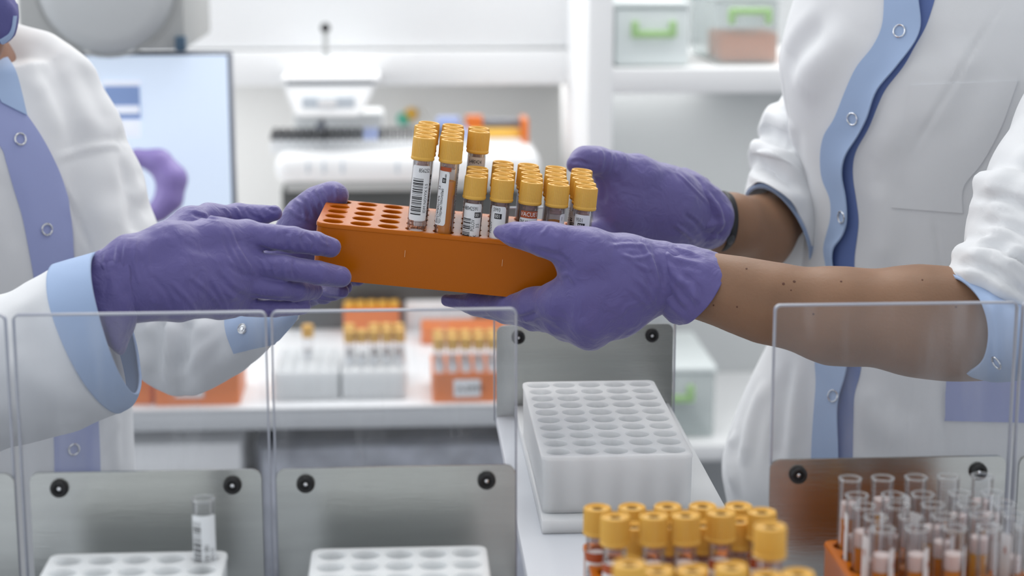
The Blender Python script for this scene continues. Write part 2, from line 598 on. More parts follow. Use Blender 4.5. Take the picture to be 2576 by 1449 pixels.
class Field:
    def __init__(self, h):
        self.h = h
        self.ops = []

    def cone(self, a, b, ra, rb, k=0.006, op='add', flat=None):
        self.ops.append(('cone', np.array(a), np.array(b), ra, rb, k, op, flat))

    def chain(self, pts, k=0.006, op='add', flat=None, k0=None):
        """pts: (px, py, camera distance, radius in pixels)"""
        q = [(D(p[0], p[1], p[2]), p[3]*p[2]/F) for p in pts]
        for n, (s, t) in enumerate(zip(q, q[1:])):
            self.cone(s[0], t[0], s[1], t[1], (k0 if (k0 is not None and n == 0) else k), op, flat)

    def column(self, rows, k=0.02, op='add'):
        """rows: (z, centre xy, half width, half depth) -> upright body of elliptical section in the RT / forward frame"""
        self.ops.append(('col', sorted(rows, key=lambda r: r[0]), None, 0, 0, k, op, None))

    def mesh(self):
        h = self.h
        lo, hi = np.full(3, 1e9), np.full(3, -1e9)
        bbs = []
        for o in self.ops:
            if o[0] == 'cone':
                m = max(o[3], o[4])
                l = np.minimum(o[1]-o[3], o[2]-o[4])
                u = np.maximum(o[1]+o[3], o[2]+o[4])
            else:
                rs = o[1]
                l = np.array([min(r[1][0]-max(r[2], r[3]) for r in rs), min(r[1][1]-max(r[2], r[3]) for r in rs), rs[0][0]])
                u = np.array([max(r[1][0]+max(r[2], r[3]) for r in rs), max(r[1][1]+max(r[2], r[3]) for r in rs), rs[-1][0]])
            l = l-o[5]-3*h
            u = u+o[5]+3*h
            bbs.append((l, u))
            if o[6] == 'add':
                lo = np.minimum(lo, l)
                hi = np.maximum(hi, u)
        n = np.ceil((hi-lo)/h).astype(int)+1
        G = np.full(n, 0.05, dtype=np.float32)
        for o, (l, u) in zip(self.ops, bbs):
            i0 = np.clip(np.floor((l-lo)/h).astype(int), 0, n)
            i1 = np.clip(np.ceil((u-lo)/h).astype(int)+1, 0, n)
            if (i1 <= i0).any(): continue
            X = (lo[0]+h*np.arange(i0[0], i1[0], dtype=np.float32))[:, None, None]
            Y = (lo[1]+h*np.arange(i0[1], i1[1], dtype=np.float32))[None, :, None]
            Z = (lo[2]+h*np.arange(i0[2], i1[2], dtype=np.float32))[None, None, :]
            if o[0] == 'cone':
                a, b, ra, rb, k, op, flat = o[1:]
                ab = b-a
                L2 = float(ab@ab)+1e-12
                t = np.clip(((X-a[0])*ab[0]+(Y-a[1])*ab[1]+(Z-a[2])*ab[2])/L2, 0, 1).astype(np.float32)
                vx, vy, vz = X-a[0]-t*ab[0], Y-a[1]-t*ab[1], Z-a[2]-t*ab[2]
                if flat is not None:
                    nx, ny, nz = flat[0]
                    s = (vx*nx+vy*ny+vz*nz)*(1/flat[1]-1)
                    vx, vy, vz = vx+s*nx, vy+s*ny, vz+s*nz
                d = np.sqrt(vx*vx+vy*vy+vz*vz)-(ra+t*(rb-ra))
            else:
                rs, _, _, _, k, op, _ = o[1:]
                zs = [r[0] for r in rs]
                zz = Z.ravel()
                cx, cy = np.interp(zz, zs, [r[1][0] for r in rs]), np.interp(zz, zs, [r[1][1] for r in rs])
                aa, bb = np.interp(zz, zs, [r[2] for r in rs]), np.interp(zz, zs, [r[3] for r in rs])
                ux = (X-cx[None, None, :])*RT[0]+(Y-cy[None, None, :])*RT[1]
                uy = -(X-cx[None, None, :])*RT[1]+(Y-cy[None, None, :])*RT[0]
                q = np.sqrt((ux/aa[None, None, :])**2+(uy/bb[None, None, :])**2)
                d = (q-1)*np.minimum(aa, bb)[None, None, :]
                d = np.maximum(d, np.maximum(zs[0]-Z, Z-zs[-1])).astype(np.float32)
            S = G[i0[0]:i1[0], i0[1]:i1[1], i0[2]:i1[2]]
            if op == 'add':
                w = np.clip(0.5+0.5*(S-d)/k, 0, 1)
                S[...] = S*(1-w)+d*w-k*w*(1-w)
            else:
                k2 = 0.0015
                e = -d
                w = np.clip(0.5-0.5*(S-e)/k2, 0, 1)
                S[...] = S*(1-w)+e*w+k2*w*(1-w)
        G = np.clip(G, -4*h, 4*h)
        g = openvdb.FloatGrid(4*h)
        g.copyFromArray(G)
        P, Q = g.convertToQuads()
        P = np.asarray(P, dtype=np.float64)*h+lo
        Q = np.asarray(Q, dtype=np.int32)
        # orientation: outward
        return relax(P, Q, 2)


def normals(V, Q):
    a, b = V[Q[:, 2]]-V[Q[:, 0]], V[Q[:, 3]]-V[Q[:, 1]]
    fn = np.cross(a, b)
    N = np.zeros_like(V)
    for c in range(4): np.add.at(N, Q[:, c], fn)
    return N/(np.linalg.norm(N, axis=1)[:, None]+1e-12)


def volume(V, Q):
    return np.einsum('ij,ij->', V[Q[:, 0]], np.cross(V[Q[:, 2]]-V[Q[:, 0]], V[Q[:, 3]]-V[Q[:, 1]]))


def relax(V, Q, n):
    if volume(V, Q) < 0: Q = Q[:, ::-1].copy()
    for lam in [0.5, -0.3]*n:
        S, C = np.zeros_like(V), np.zeros(len(V))
        for c in range(4):
            np.add.at(S, Q[:, c], V[Q[:, (c+1) % 4]]+V[Q[:, (c-1) % 4]])
            np.add.at(C, Q[:, c], 2)
        V = V+lam*(S/np.maximum(C, 1)[:, None]-V)
    return V, Q


def bvh_of(V, Q):
    return BVHTree.FromPolygons([tuple(v) for v in V.tolist()], Q.tolist())


def hit(bvh, px, py):
    v = ray(px, py)
    l, n, i, d = bvh.ray_cast(Vector(CAM), Vector(v))
    return (np.array(l), np.array(n)) if l is not None else (None, None)


def smooth_path(pts, n):
    """Catmull-Rom through the given points, n samples"""
    P = np.array(pts, dtype=float)
    if len(P) == 2: return P[0]+(P[1]-P[0])*np.linspace(0, 1, n)[:, None]
    E = np.vstack([2*P[0]-P[1], P, 2*P[-1]-P[-2]])
    out = []
    for t in np.linspace(0, len(P)-1-1e-9, n):
        i = int(t)
        f = t-i
        a, b, c, d = E[i], E[i+1], E[i+2], E[i+3]
        out.append(0.5*((2*b)+(-a+c)*f+(2*a-5*b+4*c-d)*f*f+(-a+3*b-3*c+d)*f**3))
    return np.array(out)


def creases(V, Q, curves):
    """curves: (points, amplitude m, width m); positive raises a ridge, negative presses a groove"""
    bv = bvh_of(V, Q)
    N = normals(V, Q)
    off = np.zeros(len(V))
    for pts, amp, wid in curves:
        s = []
        path = smooth_path(pts, 26)
        for px, py in path:
            p, n = hit(bv, px, py)
            s.append(p)
        idx = [i for i, p in enumerate(s) if p is not None]
        if len(idx) < 3: continue
        keep = [idx[0]]
        for i in idx[1:]:
            if np.linalg.norm(s[i]-s[keep[-1]]) < 0.03: keep.append(i)
        S = np.array([s[i] for i in keep])
        if len(S) < 2: continue
        T = np.linspace(0, 1, len(S))
        lo, hi = S.min(0)-3*wid, S.max(0)+3*wid
        m = np.where(((V > lo) & (V < hi)).all(1))[0]
        if not len(m): continue
        best = np.full(len(m), 1e9)
        bt = np.zeros(len(m))
        for k in range(len(S)-1):
            ab = S[k+1]-S[k]
            t = np.clip(((V[m]-S[k])@ab)/(ab@ab+1e-12), 0, 1)
            d = np.linalg.norm(V[m]-S[k]-t[:, None]*ab, axis=1)
            w = d < best
            best[w] = d[w]
            bt[w] = (T[k]+(T[k+1]-T[k])*t)[w]
        x = best/wid
        taper = np.clip(np.sin(pi*np.clip(bt, 0.02, 0.98))*1.6, 0, 1)
        off[m] += amp*taper*(np.exp(-x*x)-0.35*np.exp(-(x-1.6)**2*1.5))
    return V+N*off[:, None]


def folds(V, Q, amp, s, seed=1, stretch=(1, 1, 1)):
    N = normals(V, Q)
    st = np.array(stretch)
    w = vnoise(V, s*0.6, seed+5)[:, None]*0.35/s
    n = vnoise((V+w)*st, s, seed)+0.5*vnoise((V+w)*st, s*2.1, seed+1)
    n = np.sign(n)*np.abs(n)**0.8
    return V+N*(amp*n)[:, None]


def ringloft(name, rings, m, parent, n=24, k=48, thick=0.0015, wr=0.0, ws=60, seed=3, closed_ends=False, curves=None):
    """rings: (top px,py, bottom px,py, distance, half depth m, bulge px x, bulge px y): an open fabric tube with wall thickness"""
    rs = smooth_path([list(r) for r in rings], n)
    V = []
    for r in rs:
        tx, ty, bx, by, d, th, ux, uy = r
        T, B = D(tx, ty, d), D(bx, by, d)
        c = (T+B)/2
        A = (T-B)/2
        near = -FW*th + (RT*ux-UP*uy)*d/F
        for j in range(k):
            a = 2*pi*j/k
            V.append(c+A*cos(a)+near*sin(a))
    V = np.array(V)
    Q = np.array([(i*k+j, i*k+(j+1) % k, (i+1)*k+(j+1) % k, (i+1)*k+j) for i in range(n-1) for j in range(k)], dtype=np.int32)
    C = np.repeat(V.reshape(n, k, 3).mean(1), k, 0)
    N = normals(V, Q)
    if ((V-C)*N).sum() < 0:
        Q = Q[:, ::-1].copy()
        N = -N
    if wr:
        w = vnoise(V, ws, seed)+0.6*vnoise(V, ws*2.3, seed+1)
        V = V+N*(wr*w)[:, None]
    if curves: V = creases(V, Q, curves)
    N = normals(V, Q)
    W = V-N*thick
    nv = len(V)
    Qi = Q[:, ::-1]+nv
    rim = []
    for e, flip in ((0, False), (n-1, True)):
        for j in range(k):
            a, b = e*k+j, e*k+(j+1) % k
            q = (a, a+nv, b+nv, b)
            rim.append(q[::-1] if flip else q)
    return mobj(name, np.vstack([V, W]), np.vstack([Q, Qi, np.array(rim, dtype=np.int32)]), m, parent), V, Q


def strip_on(name, bvh, left, right, m, parent, nu=60, nv=12, off=0.0012, lift=0.0, thick=0.0014, wave=0.0):
    """a strip of cloth sewn on a surface between two outlines"""
    L, R = smooth_path(left, nu), smooth_path(right, nu)
    P = np.zeros((nu, nv, 3))
    ok = np.zeros((nu, nv), bool)
    for i in range(nu):
        for j in range(nv):
            q = L[i]+(R[i]-L[i])*j/(nv-1)
            p, n = hit(bvh, *q)
            if p is None: continue
            v = ray(*q)
            if n@v > 0: n = -n
            e = off + lift*(j/(nv-1))**2 + wave*sin(i*0.45)*(j/(nv-1))
            P[i, j] = p+n*e
            ok[i, j] = True
    for i in range(nu):                       # keep the sheet continuous where the ray slipped past the edge
        g = np.where(ok[i])[0]
        if not len(g): continue
        for j in range(nv):
            if not ok[i, j]:
                s = g[np.argmin(abs(g-j))]
                q = L[i]+(R[i]-L[i])*j/(nv-1)
                dep = (P[i, s]-CAM)@FW
                P[i, j] = D(q[0], q[1], dep)
                ok[i, j] = True
    rows = [i for i in range(nu) if ok[i].all()]
    P = P[rows]
    for _ in range(2):
        P[1:-1] = (P[:-2]+2*P[1:-1]+P[2:])/4
    a = len(rows)
    V = P.reshape(-1, 3)
    Q = np.array([(i*nv+j, i*nv+j+1, (i+1)*nv+j+1, (i+1)*nv+j) for i in range(a-1) for j in range(nv-1)], dtype=np.int32)
    N = normals(V, Q)
    if (N@FW).mean() > 0:
        Q = Q[:, ::-1].copy()
        N = -N
    W = V-N*thick
    n = len(V)
    bd = [i*nv for i in range(a)]+[(a-1)*nv+j for j in range(1, nv)]+[i*nv+nv-1 for i in range(a-2, -1, -1)]+[j for j in range(nv-2, 0, -1)]
    rim = [(bd[i], bd[i]+n, bd[(i+1) % len(bd)]+n, bd[(i+1) % len(bd)]) for i in range(len(bd))]
    return mobj(name, np.vstack([V, W]), np.vstack([Q, Q[:, ::-1]+n, np.array(rim, dtype=np.int32)]), m, parent, sharp=0.9), bvh_of(V, Q)


def snap(bvh, px, py, parent, R=0.0042, r=0.0007, disc=False, tilt=None):
    p, n = hit(bvh, px, py)
    if p is None: return
    v = ray(px, py)
    if n@v > 0: n = -n
    q = Vector(n).to_track_quat('Z', 'Y').to_matrix().to_4x4()
    mt = Matrix.Translation(Vector(p+n*0.0006)) @ q
    bm = bmesh.new()
    torus_add(bm, R, r, mt)
    if disc:
        torus_add(bm, R*0.45, r*0.8, mt)
        lathe_add(bm, [(0, 0.0006), (R*0.35, 0.0006), (R*0.4, 0), (R, -0.0001)], 20, mt)
    return bobj('snap_button', bm, 'chrome', parent)

# ================================================================== THE ROOM
def struct(o): return tag(o, kind='structure')


struct(box('floor', -2.6, 2.6, -1.2, 3.4, -0.05, 0.0, 'floor_vinyl'))
struct(box('wall_back', -2.6, 2.6, 3.30, 3.40, 0.0, 3.0, 'wall_paint'))
struct(box('ceiling', -2.6, 2.6, -0.9, 3.4, 3.0, 3.05, 'ceiling_paint'))


def pbox(name, px0, px1, py0, py1, Y, depth, m, parent=None, bev=0.002):
    a, b = PY(px0, (py0+py1)/2, Y), PY(px1, (py0+py1)/2, Y)
    zt, zb = PY((px0+px1)/2, py0, Y)[2], PY((px0+px1)/2, py1, Y)[2]
    return box(name, a[0], b[0], Y, Y+depth, zb, zt, m, parent, bev)


# wall cabinets above the rear desk
t = empty('wall_cabinet', PY(1000, 215, 2.95), 'long white wall cabinet above the rear desk, with a thin grey gap along it', 'cabinet')
pbox('cabinet_body', 300, 1475, -220, 215, 2.96, 0.34, 'wall_bright', t)
pbox('door', 300, 1470, -220, 121, 2.945, 0.015, 'wall_bright', t)
pbox('lower_rail', 300, 1475, 128, 214, 2.93, 0.03, 'wall_bright', t)

# shelf unit on the right
Zs = 2.62
t = empty('shelving_unit', PY(1750, 1170, Zs), 'white shelving unit with grey back behind the right-hand person', 'shelf')
ztop = PY(1700, -300, Zs)[2]
zb = PY(1750, 1166, Zs)[2]
xl, xr = PY(1478, 400, Zs)[0], 1.15
box('upright', xl, PY(1540, 400, Zs)[0], Zs, Zs+0.45, 0.0, ztop, 'wall_bright', t, 0.002)
box('upright', xr, xr+0.04, Zs, Zs+0.45, 0.0, ztop, 'wall_bright', t, 0.002)
box('back_panel', xl, xr, Zs+0.44, Zs+0.46, 0.0, ztop, 'grey_panel', t)
z1 = PY(1750, 172, Zs)[2]
SHELF_U = z1
box('shelf_board', PY(1540, 200, Zs)[0], xr, Zs, Zs+0.44, z1-0.036, z1, 'wall_bright', t, 0.003)
z2 = PY(1800, 1120, Zs)[2]
SHELF_L = z2
box('shelf_board', PY(1540, 200, Zs)[0], xr, Zs, Zs+0.44, z2-0.025, z2, 'wall_bright', t, 0.003)


def clip_handle(px0, px1, py0, py1, Y, up, parent):
    a, b = PY(px0, py0, Y), PY(px1, py1, Y)
    x0, x1, za, zb_ = a[0], b[0], max(a[2], b[2]), min(a[2], b[2])
    w = (za-zb_)*0.42
    bm = bmesh.new()
    if up: badd(bm, x0, x1, Y-0.008, Y, za-w, za, 0.004)
    else: badd(bm, x0, x1, Y-0.008, Y, zb_, zb_+w, 0.004)
    badd(bm, x0, x0+w, Y-0.0085, Y, zb_, za, 0.003)
    badd(bm, x1-w, x1, Y-0.0085, Y, zb_, za, 0.003)
    return bobj('clip', bm, 'green_clip', parent)


def bin_(px0, px1, py0, zbase, Y, label, clips, m='bin_plastic', dep=0.24, grp=None):
    x0, x1, zt = PY(px0, py0, Y)[0], PY(px1, py0, Y)[0], PY(px0, py0, Y)[2]
    r = empty('storage_bin', ((x0+x1)/2, Y+dep/2, zbase), label, 'bin', grp)
    bm = bmesh.new()
    badd(bm, x0, x1, Y, Y+dep, zbase+0.001, zt, 0.006)
    bobj('bin_body', bm, m, r)
    box('lid', x0-0.003, x1+0.003, Y-0.003, Y+dep, zt, zt+0.008, 'bin_plastic', r, 0.003)
    for c in clips: clip_handle(*c, Y-0.004, c[4] if len(c) > 4 else False, r) if False else clip_handle(c[0], c[1], c[2], c[3], Y-0.004, c[4], r)
    return r


bin_(1548, 1735, 20, SHELF_U, Zs+0.03, 'pale storage bin with a green U-shaped clip, left on the upper white shelf', [(1588, 1700, 52, 94, False)])
bin_(1800, 1962, 2, SHELF_U, Zs+0.05, 'clear storage bin with an arched green clip on the upper shelf', [(1832, 1940, 20, 60, True)], 'bin_clear')
t = pbox('orange_rack', 1815, 1955, 97, 166, Zs+0.075, 0.12, 'rack_orange_bright')
t.location.z += SHELF_U-PY(1880, 166, Zs+0.075)[2]+0.004
tag(t, 'small bright orange rack lying in the clear bin on the upper shelf', 'rack')
bin_(1560, 1800, 940, SHELF_L, Zs+0.04, 'pale storage bin with a green clip on the lower white shelf, behind the steel plate', [(1640, 1745, 968, 1010, False)], 'bin_clear')

# rear desk
DZ = 0.757
t = empty('desk', (-0.2, 2.75, 0), 'long white desk with a pale grey front edge behind the two people', 'desk')
xd0, xd1 = -1.5, PY(1465, 1022, 2.35)[0]
box('desk_top', xd0, xd1, 2.35, 3.29, DZ-0.003, DZ, 'desk_white', t, 0.001)
box('front_edge', xd0, xd1, 2.352, 3.288, DZ-0.030, DZ-0.003, 'desk_edge', t, 0.002)
for xx in (xd0+0.05, xd1-0.06):
    box('leg', xx, xx+0.05, 2.40, 3.2, 0, DZ-0.030, 'desk_edge', t, 0.002)
box('back_board', xd0+0.05, xd1-0.05, 3.1, 3.12, 0.0, DZ-0.03, 'grey_dark', t)
x0, x1 = PY(300, 1150, 2.375)[0], PY(606, 1150, 2.375)[0]
tag(box('storage_box', x0, x1, 2.375, 2.85, 0.0, PY(500, 1116, 2.375)[2], 'wall_bright', bev=0.004),
    'plain light grey box standing under the rear desk, lower left', 'box')
x0, x1 = PY(640, 1150, 2.42)[0], PY(1400, 1150, 2.42)[0]
t = empty('drawer_unit', ((x0+x1)/2, 2.6, 0), 'blue-grey drawer unit under the rear desk, its front mottled by painted reflections, seen through the middle pane', 'drawers')
box('carcass', x0, x1, 2.42, 2.95, 0.0, PY(900, 1108, 2.42)[2], 'floor_vinyl', t, 0.004)
box('drawer', x0+0.01, x1-0.01, 2.40, 2.42, 0.08, PY(900, 1124, 2.40)[2], 'grey_reflections', t, 0.004)

# racks and tubes on the desk


def desk_pt(px, py, z=DZ):
    v = ray(px, py)
    return CAM+v*((z-CAM[2])/v[2])


def bg_tube(name='sample_tube'):
    r = bpy.data.objects.new(name, None)
    r.empty_display_size = 0.01
    COL.objects.link(r)
    lathe('tube_wall', [(0, 0), (TR, 0.003), (TR, 0.066)], 'tube_wall', r, 10)
    lathe('serum', [(0, 0.001), (TR-0.001, 0.004), (TR-0.001, 0.04), (0, 0.04)], 'serum_deep', r, 10)
    lathe('label', [(TR+0.0002, 0.012), (TR+0.0002, 0.045)], 'paper', r, 10)
    lathe('cap', [(0.0081, 0.0635), (0.0083, 0.079), (0.0065, 0.0805), (0.003, 0.078), (0, 0.078)], 'cap_yellow', r, 12)
    return r


BG = bg_tube()
bg_used = [False]


def place_bg(loc, label, group, mtx=None):
    o = BG if not bg_used[0] else copy_tree(BG)
    bg_used[0] = True
    o.matrix_world = (mtx or Matrix.Identity(4)).copy() if mtx is not None else Matrix.Translation(loc)
    tag(o, label, 'tube', group)
    return o


def std_rack(name, nx, ny, x, y, z, H, m, label, rz=0, pitch=0.02, rh=0.008, mx=0.0115):
    o = bobj(name, rack_bm(nx, ny, pitch, rh, mx, mx, H), m, sharp=0.5)
    o.matrix_world = Matrix.Translation((x, y, z+H)) @ Matrix.Rotation(rz, 4, 'Z')
    return tag(o, label, 'rack')


ord5 = ['first', 'second', 'third', 'fourth', 'fifth', 'sixth', 'seventh', 'eighth', 'ninth', 'tenth']
p = desk_pt(686, 1010)
std_rack('tube_rack', 5, 8, p[0]+0.0108, p[1]+0.012, DZ, 0.040, 'rack_white', 'blurred white rack on the rear desk, left of the two joined ones', pitch=0.0168, rh=0.0065, mx=0.0105)
q = desk_pt(858, 1010)
std_rack('tube_rack', 5, 8, q[0]+0.0108, p[1]+0.012, DZ, 0.040, 'rack_white', 'blurred white rack on the rear desk with a cluster of yellow caps', pitch=0.0168, rh=0.0065, mx=0.0105)
for i in range(5):
    for j in range(2):
        rr = random.Random(i*5+j)
        if (i, j) == (1, 1): continue
        place_bg((q[0]+0.0108+i*0.0168+rr.uniform(-.001, .001), p[1]+0.012+(2+2*j)*0.0168, DZ+0.006),
                 'yellow-capped tube in the white rear rack, %s column from left, %s row' % (ord5[i], ('near', 'far')[j]), 'tubes in the white rear rack')
place_bg((p[0]+0.0108+2*0.0168, p[1]+0.012+4*0.0168, DZ+0.006), 'single yellow-capped tube standing alone in the left white rear rack', 'tubes in the white rear rack')
q = desk_pt(1086, 1014)
o = std_rack('tube_rack', 5, 6, q[0]+0.0108, q[1]+0.011, DZ, 0.040, 'rack_orange_bright', 'blurred orange rack with a white name plate, on the rear desk', pitch=0.0178, rh=0.0070, mx=0.0105)
pl = pbox('name_plate', 1141, 1209, 955, 999, q[1]-0.0012, 0.001, 'paper', None, 0.0004)
tag(pl, None)
pl.parent = o
pl.matrix_parent_inverse = o.matrix_world.inverted()
bm = bmesh.new()
g, f = glyphs('A.0999', 0.012)
cx = PY(1150, 985, q[1]-0.0016)
vs = [bm.verts.new((cx[0]+x, q[1]-0.0016, cx[2]+y)) for x, y in g]
for t_ in f:
    try: bm.faces.new([vs[i] for i in t_])
    except ValueError: pass
pr = bobj('printing', bm, 'ink', None, smooth=False)
pr.parent = pl
pr.matrix_parent_inverse = (pl.matrix_parent_inverse.inverted() if False else Matrix.Identity(4))
for i in range(5):
    for j in range(2):
        place_bg((q[0]+0.0108+i*0.0178, q[1]+0.011+j*2*0.0178, DZ+0.008),
                 'yellow-capped tube in the orange rear rack, %s from left in the %s row' % (ord5[i], ('near', 'far')[j]), 'tubes in the orange rear rack')
q = desk_pt(858, 856)
o = std_rack('tube_rack', 5, 6, q[0]+0.012, q[1]+0.05, DZ, 0.040, 'rack_orange_bright', 'blurred bright orange rack seen from above, behind the white rear rack', pitch=0.0172, rh=0.0062, mx=0.0095)
for i in range(5):
    for j in range(3):
        place_bg((q[0]+0.012+i*0.0172, q[1]+0.05+(j*2)*0.0172, DZ-0.030),
                 'yellow cap just above the far bright orange rack, %s column, %s row' % (ord5[i], ord5[j]), 'tubes sunk in the far orange rack')
q = desk_pt(1020, 828)
tag(box('white_box', q[0], PY(1192, 828, q[1])[0], q[1], q[1]+0.12, DZ, DZ+0.045, 'white_plastic', bev=0.004),
    'low white box behind the orange rear rack, under the held rack', 'box')
q = desk_pt(1060, 868)
tag(box('orange_tray', q[0], q[0]+0.13, q[1], q[1]+0.05, DZ, DZ+0.03, 'rack_orange_bright', bev=0.003),
    'low orange tray between the white box and the orange rear rack', 'tray')
for a_, b_, yy, lb in ((388, 605, 1022, 'blurred orange rack with a white strip on the rear desk, under the left sleeve'),
                       (318, 386, 1019, 'orange rack half hidden behind the left sleeve, left of its twin')):
    q = desk_pt(a_, yy)
    x1 = PY(b_, yy, q[1])[0]
    o = empty('tube_rack', ((q[0]+x1)/2, q[1]+0.06, DZ), lb, 'rack', 'orange racks at the left of the rear desk')
    bm = rack_bm(5, 5, (x1-q[0]-0.02)/4, 0.006, 0.01, 0.01, 0.048)
    for v in bm.verts: v.co += Vector((q[0]+0.01, q[1]+0.01, DZ+0.048))
    bobj('rack_body', bm, 'rack_orange_bright', o)
    if a_ == 388: pbox('name_plate', 440, 512, 984, 1000, q[1]-0.002, 0.002, 'paper', o, 0.0004)

# analyser with its tray of dark-capped tubes
AY = 2.78
t = empty('laboratory_analyser', (PY(1000, 500, AY)[0], AY+0.15, DZ), 'white bench analyser with a tapered display head and a ball-topped rod', 'analyser')
zt = PY(1000, 385, AY)[2]
zbm = PY(1000, 462, AY)[2]
bm = bmesh.new()
badd(bm, PY(690, 400, AY)[0], PY(1362, 400, AY)[0], AY, AY+0.30, zbm, zt, 0.02, 4)
bobj('sample_tray', bm, 'white_plastic', t)
pbox('tray_recess', 720, 1340, 455, 480, AY+0.01, 0.26, 'grey_mid', t)
box('base', PY(705, 500, AY)[0], PY(1330, 500, AY)[0], AY+0.03, AY+0.28, DZ, PY(1000, 478, AY)[2], 'grey_dark', t, 0.004)  # dark grey puts the shade under the tray into the base's colour
for a_ in (775, 815, 862, 1000): pbox('slot_mark', a_-4, a_+4, 408, 436, AY-0.001, 0.002, 'display_grey', t, 0.0003)
pbox('column', 740, 965, 285, 386, AY+0.20, 0.09, 'grey_panel', t, 0.006)
zz = [PY(825, y_, AY)[2] for y_ in (296, 216, 208, 200, 160)]
Yc = AY+0.10


def frustum(bm, a, b, za, zb_, da, db):
    va = [bm.verts.new((x, y, za)) for x, y in ((a[0], Yc-da), (a[1], Yc-da), (a[1], Yc+da), (a[0], Yc+da))]
    vb = [bm.verts.new((x, y, zb_)) for x, y in ((b[0], Yc-db), (b[1], Yc-db), (b[1], Yc+db), (b[0], Yc+db))]
    bm.faces.new(va)
    bm.faces.new(vb)
    for i in range(4): bm.faces.new((va[i], va[(i+1) % 4], vb[(i+1) % 4], vb[i]))


X_ = lambda p_: PY(p_, 240, AY)[0]
bm = bmesh.new()
frustum(bm, (X_(742), X_(905)), (X_(708), X_(948)), zz[0], zz[1], 0.098, 0.076)
bmesh.ops.bevel(bm, geom=bm.edges[:], offset=0.004, segments=2, affect='EDGES')
bobj('display_head', bm, 'white_plastic', t)
bm = bmesh.new()
frustum(bm, (X_(718), X_(940)), (X_(718), X_(940)), zz[1], zz[2], 0.07, 0.07)
bobj('head_gap', bm, 'slot_blue', t)
bm = bmesh.new()
frustum(bm, (X_(706), X_(954)), (X_(706), X_(954)), zz[2], zz[3], 0.078, 0.078)
frustum(bm, (X_(708), X_(952)), (X_(775), X_(880)), zz[3], zz[4], 0.076, 0.02)
bobj('head_lid', bm, 'white_plastic', t)
pbox('display', 760, 893, 243, 276, AY+0.008, 0.03, 'display_grey', t, 0.001)
pbox('display_light', 800, 846, 248, 270, AY+0.006, 0.004, 'white_plastic', t, 0.0005)
rp = PY(820, 155, Yc)
rt_ = PY(820, 70, Yc)
lathe('rod', [(0, rp[2]-0.01), (0.004, rp[2]-0.01), (0.004, rt_[2]), (0, rt_[2])], 'grey_mid', t, 12, Matrix.Translation((rp[0], Yc, 0)))
lathe('rod_ball', [(0.0078*sin(a*pi/10), rt_[2]-0.0078*cos(a*pi/10)) for a in range(11)], 'rubber_black', t, 16, Matrix.Translation((rp[0], Yc, 0)))
rp = PY(808, 296, Yc)
lathe('neck', [(0, rp[2]-0.05), (0.012, rp[2]-0.05), (0.006, rp[2]-0.012), (0.006, rp[2]+0.002)], 'grey_panel', t, 14, Matrix.Translation((rp[0], Yc, 0)))
lathe('knob', [(0, rp[2]-0.016), (0.008, rp[2]-0.014), (0.008, rp[2]-0.006), (0, rp[2]-0.004)], 'frame_grey', t, 14, Matrix.Translation((rp[0], Yc-0.02, 0)))

zc = PY(1000, 352, AY+0.05)[2]
n_ = 0
vp = {}
for row in range(3):
    for i in range(26):
        px = 688+i*19.5
        c = 'cap_blue' if 905 < px < 945 or px > 1155 else 'cap_black'
        if 945 < px < 958: continue
        r = vp.get(c)
        yy = AY+0.05+row*0.03
        if r is None:
            r = bpy.data.objects.new('sample_vial', None)
            COL.objects.link(r)
            lathe('vial_body', [(0, 0), (0.0045, 0), (0.0045, 0.022)], 'paper', r, 8)
            lathe('vial_cap', [(0.0046, 0.021), (0.0044, 0.030), (0, 0.031)], c, r, 8)
            vp[c] = r
        else: r = copy_tree(r)
        r.location = (PY(px, 352, AY+0.05)[0], yy, zt-0.004+(0.0 if row else -0.002))
        tag(r, '%s-capped vial in the analyser tray, %s of the %s row' % ('blue' if c == 'cap_blue' else 'dark', 'number %d from left' % (i+1), ('near', 'middle', 'far')[row]), 'vial', 'vials in the analyser tray')

q = PY(1170, 340, AY+0.12)
t = empty('tube_rack', (q[0]+0.05, AY+0.16, zt), 'orange rack full of yellow caps on the right end of the analyser tray', 'rack')
zr = PY(1250, 385, AY+0.12)[2]
box('rack_body', PY(1165, 340, AY+0.12)[0], PY(1322, 340, AY+0.12)[0], AY+0.12, AY+0.18, zt-0.001, zt+0.006, 'white_plastic', t, 0.002)
pbox('end_plate', 1313, 1330, 300, 378, AY+0.115, 0.07, 'rack_orange_bright', t, 0.002)
pbox('orange_block', 1172, 1215, 292, 336, AY+0.15, 0.03, 'rack_orange_bright', t, 0.003)
pbox('dark_rail', 1215, 1315, 302, 320, AY+0.15, 0.03, 'frame_grey', t, 0.003)
pbox('yellow_cap_row', 1165, 1312, 326, 362, AY+0.125, 0.04, 'yellow_bright', t, 0.008)
tag(pbox('violet_packet', 1098, 1160, 296, 386, AY+0.16, 0.03, 'cap_blue', None, 0.006), 'pale blue-violet packet standing left of the small orange block on the analyser', 'packet')
for (px, py, m_, nm) in ((1015, 302, 'teal', 'teal-green'), (1035, 289, 'yellow_bright', 'pale yellow')):
    c = PY(px, py, 3.28)
    o = lathe('pin_magnet', [(0, 0), (0.010, 0.0005), (0.012, 0.004), (0.008, 0.012), (0, 0.013)], m_, None, 14)
    o.matrix_world = Matrix.Translation((c[0], 3.300, c[2])) @ Matrix.Rotation(radians(90), 4, 'X')
    tag(o, '%s round magnet on the wall behind the analyser' % nm, 'magnet')

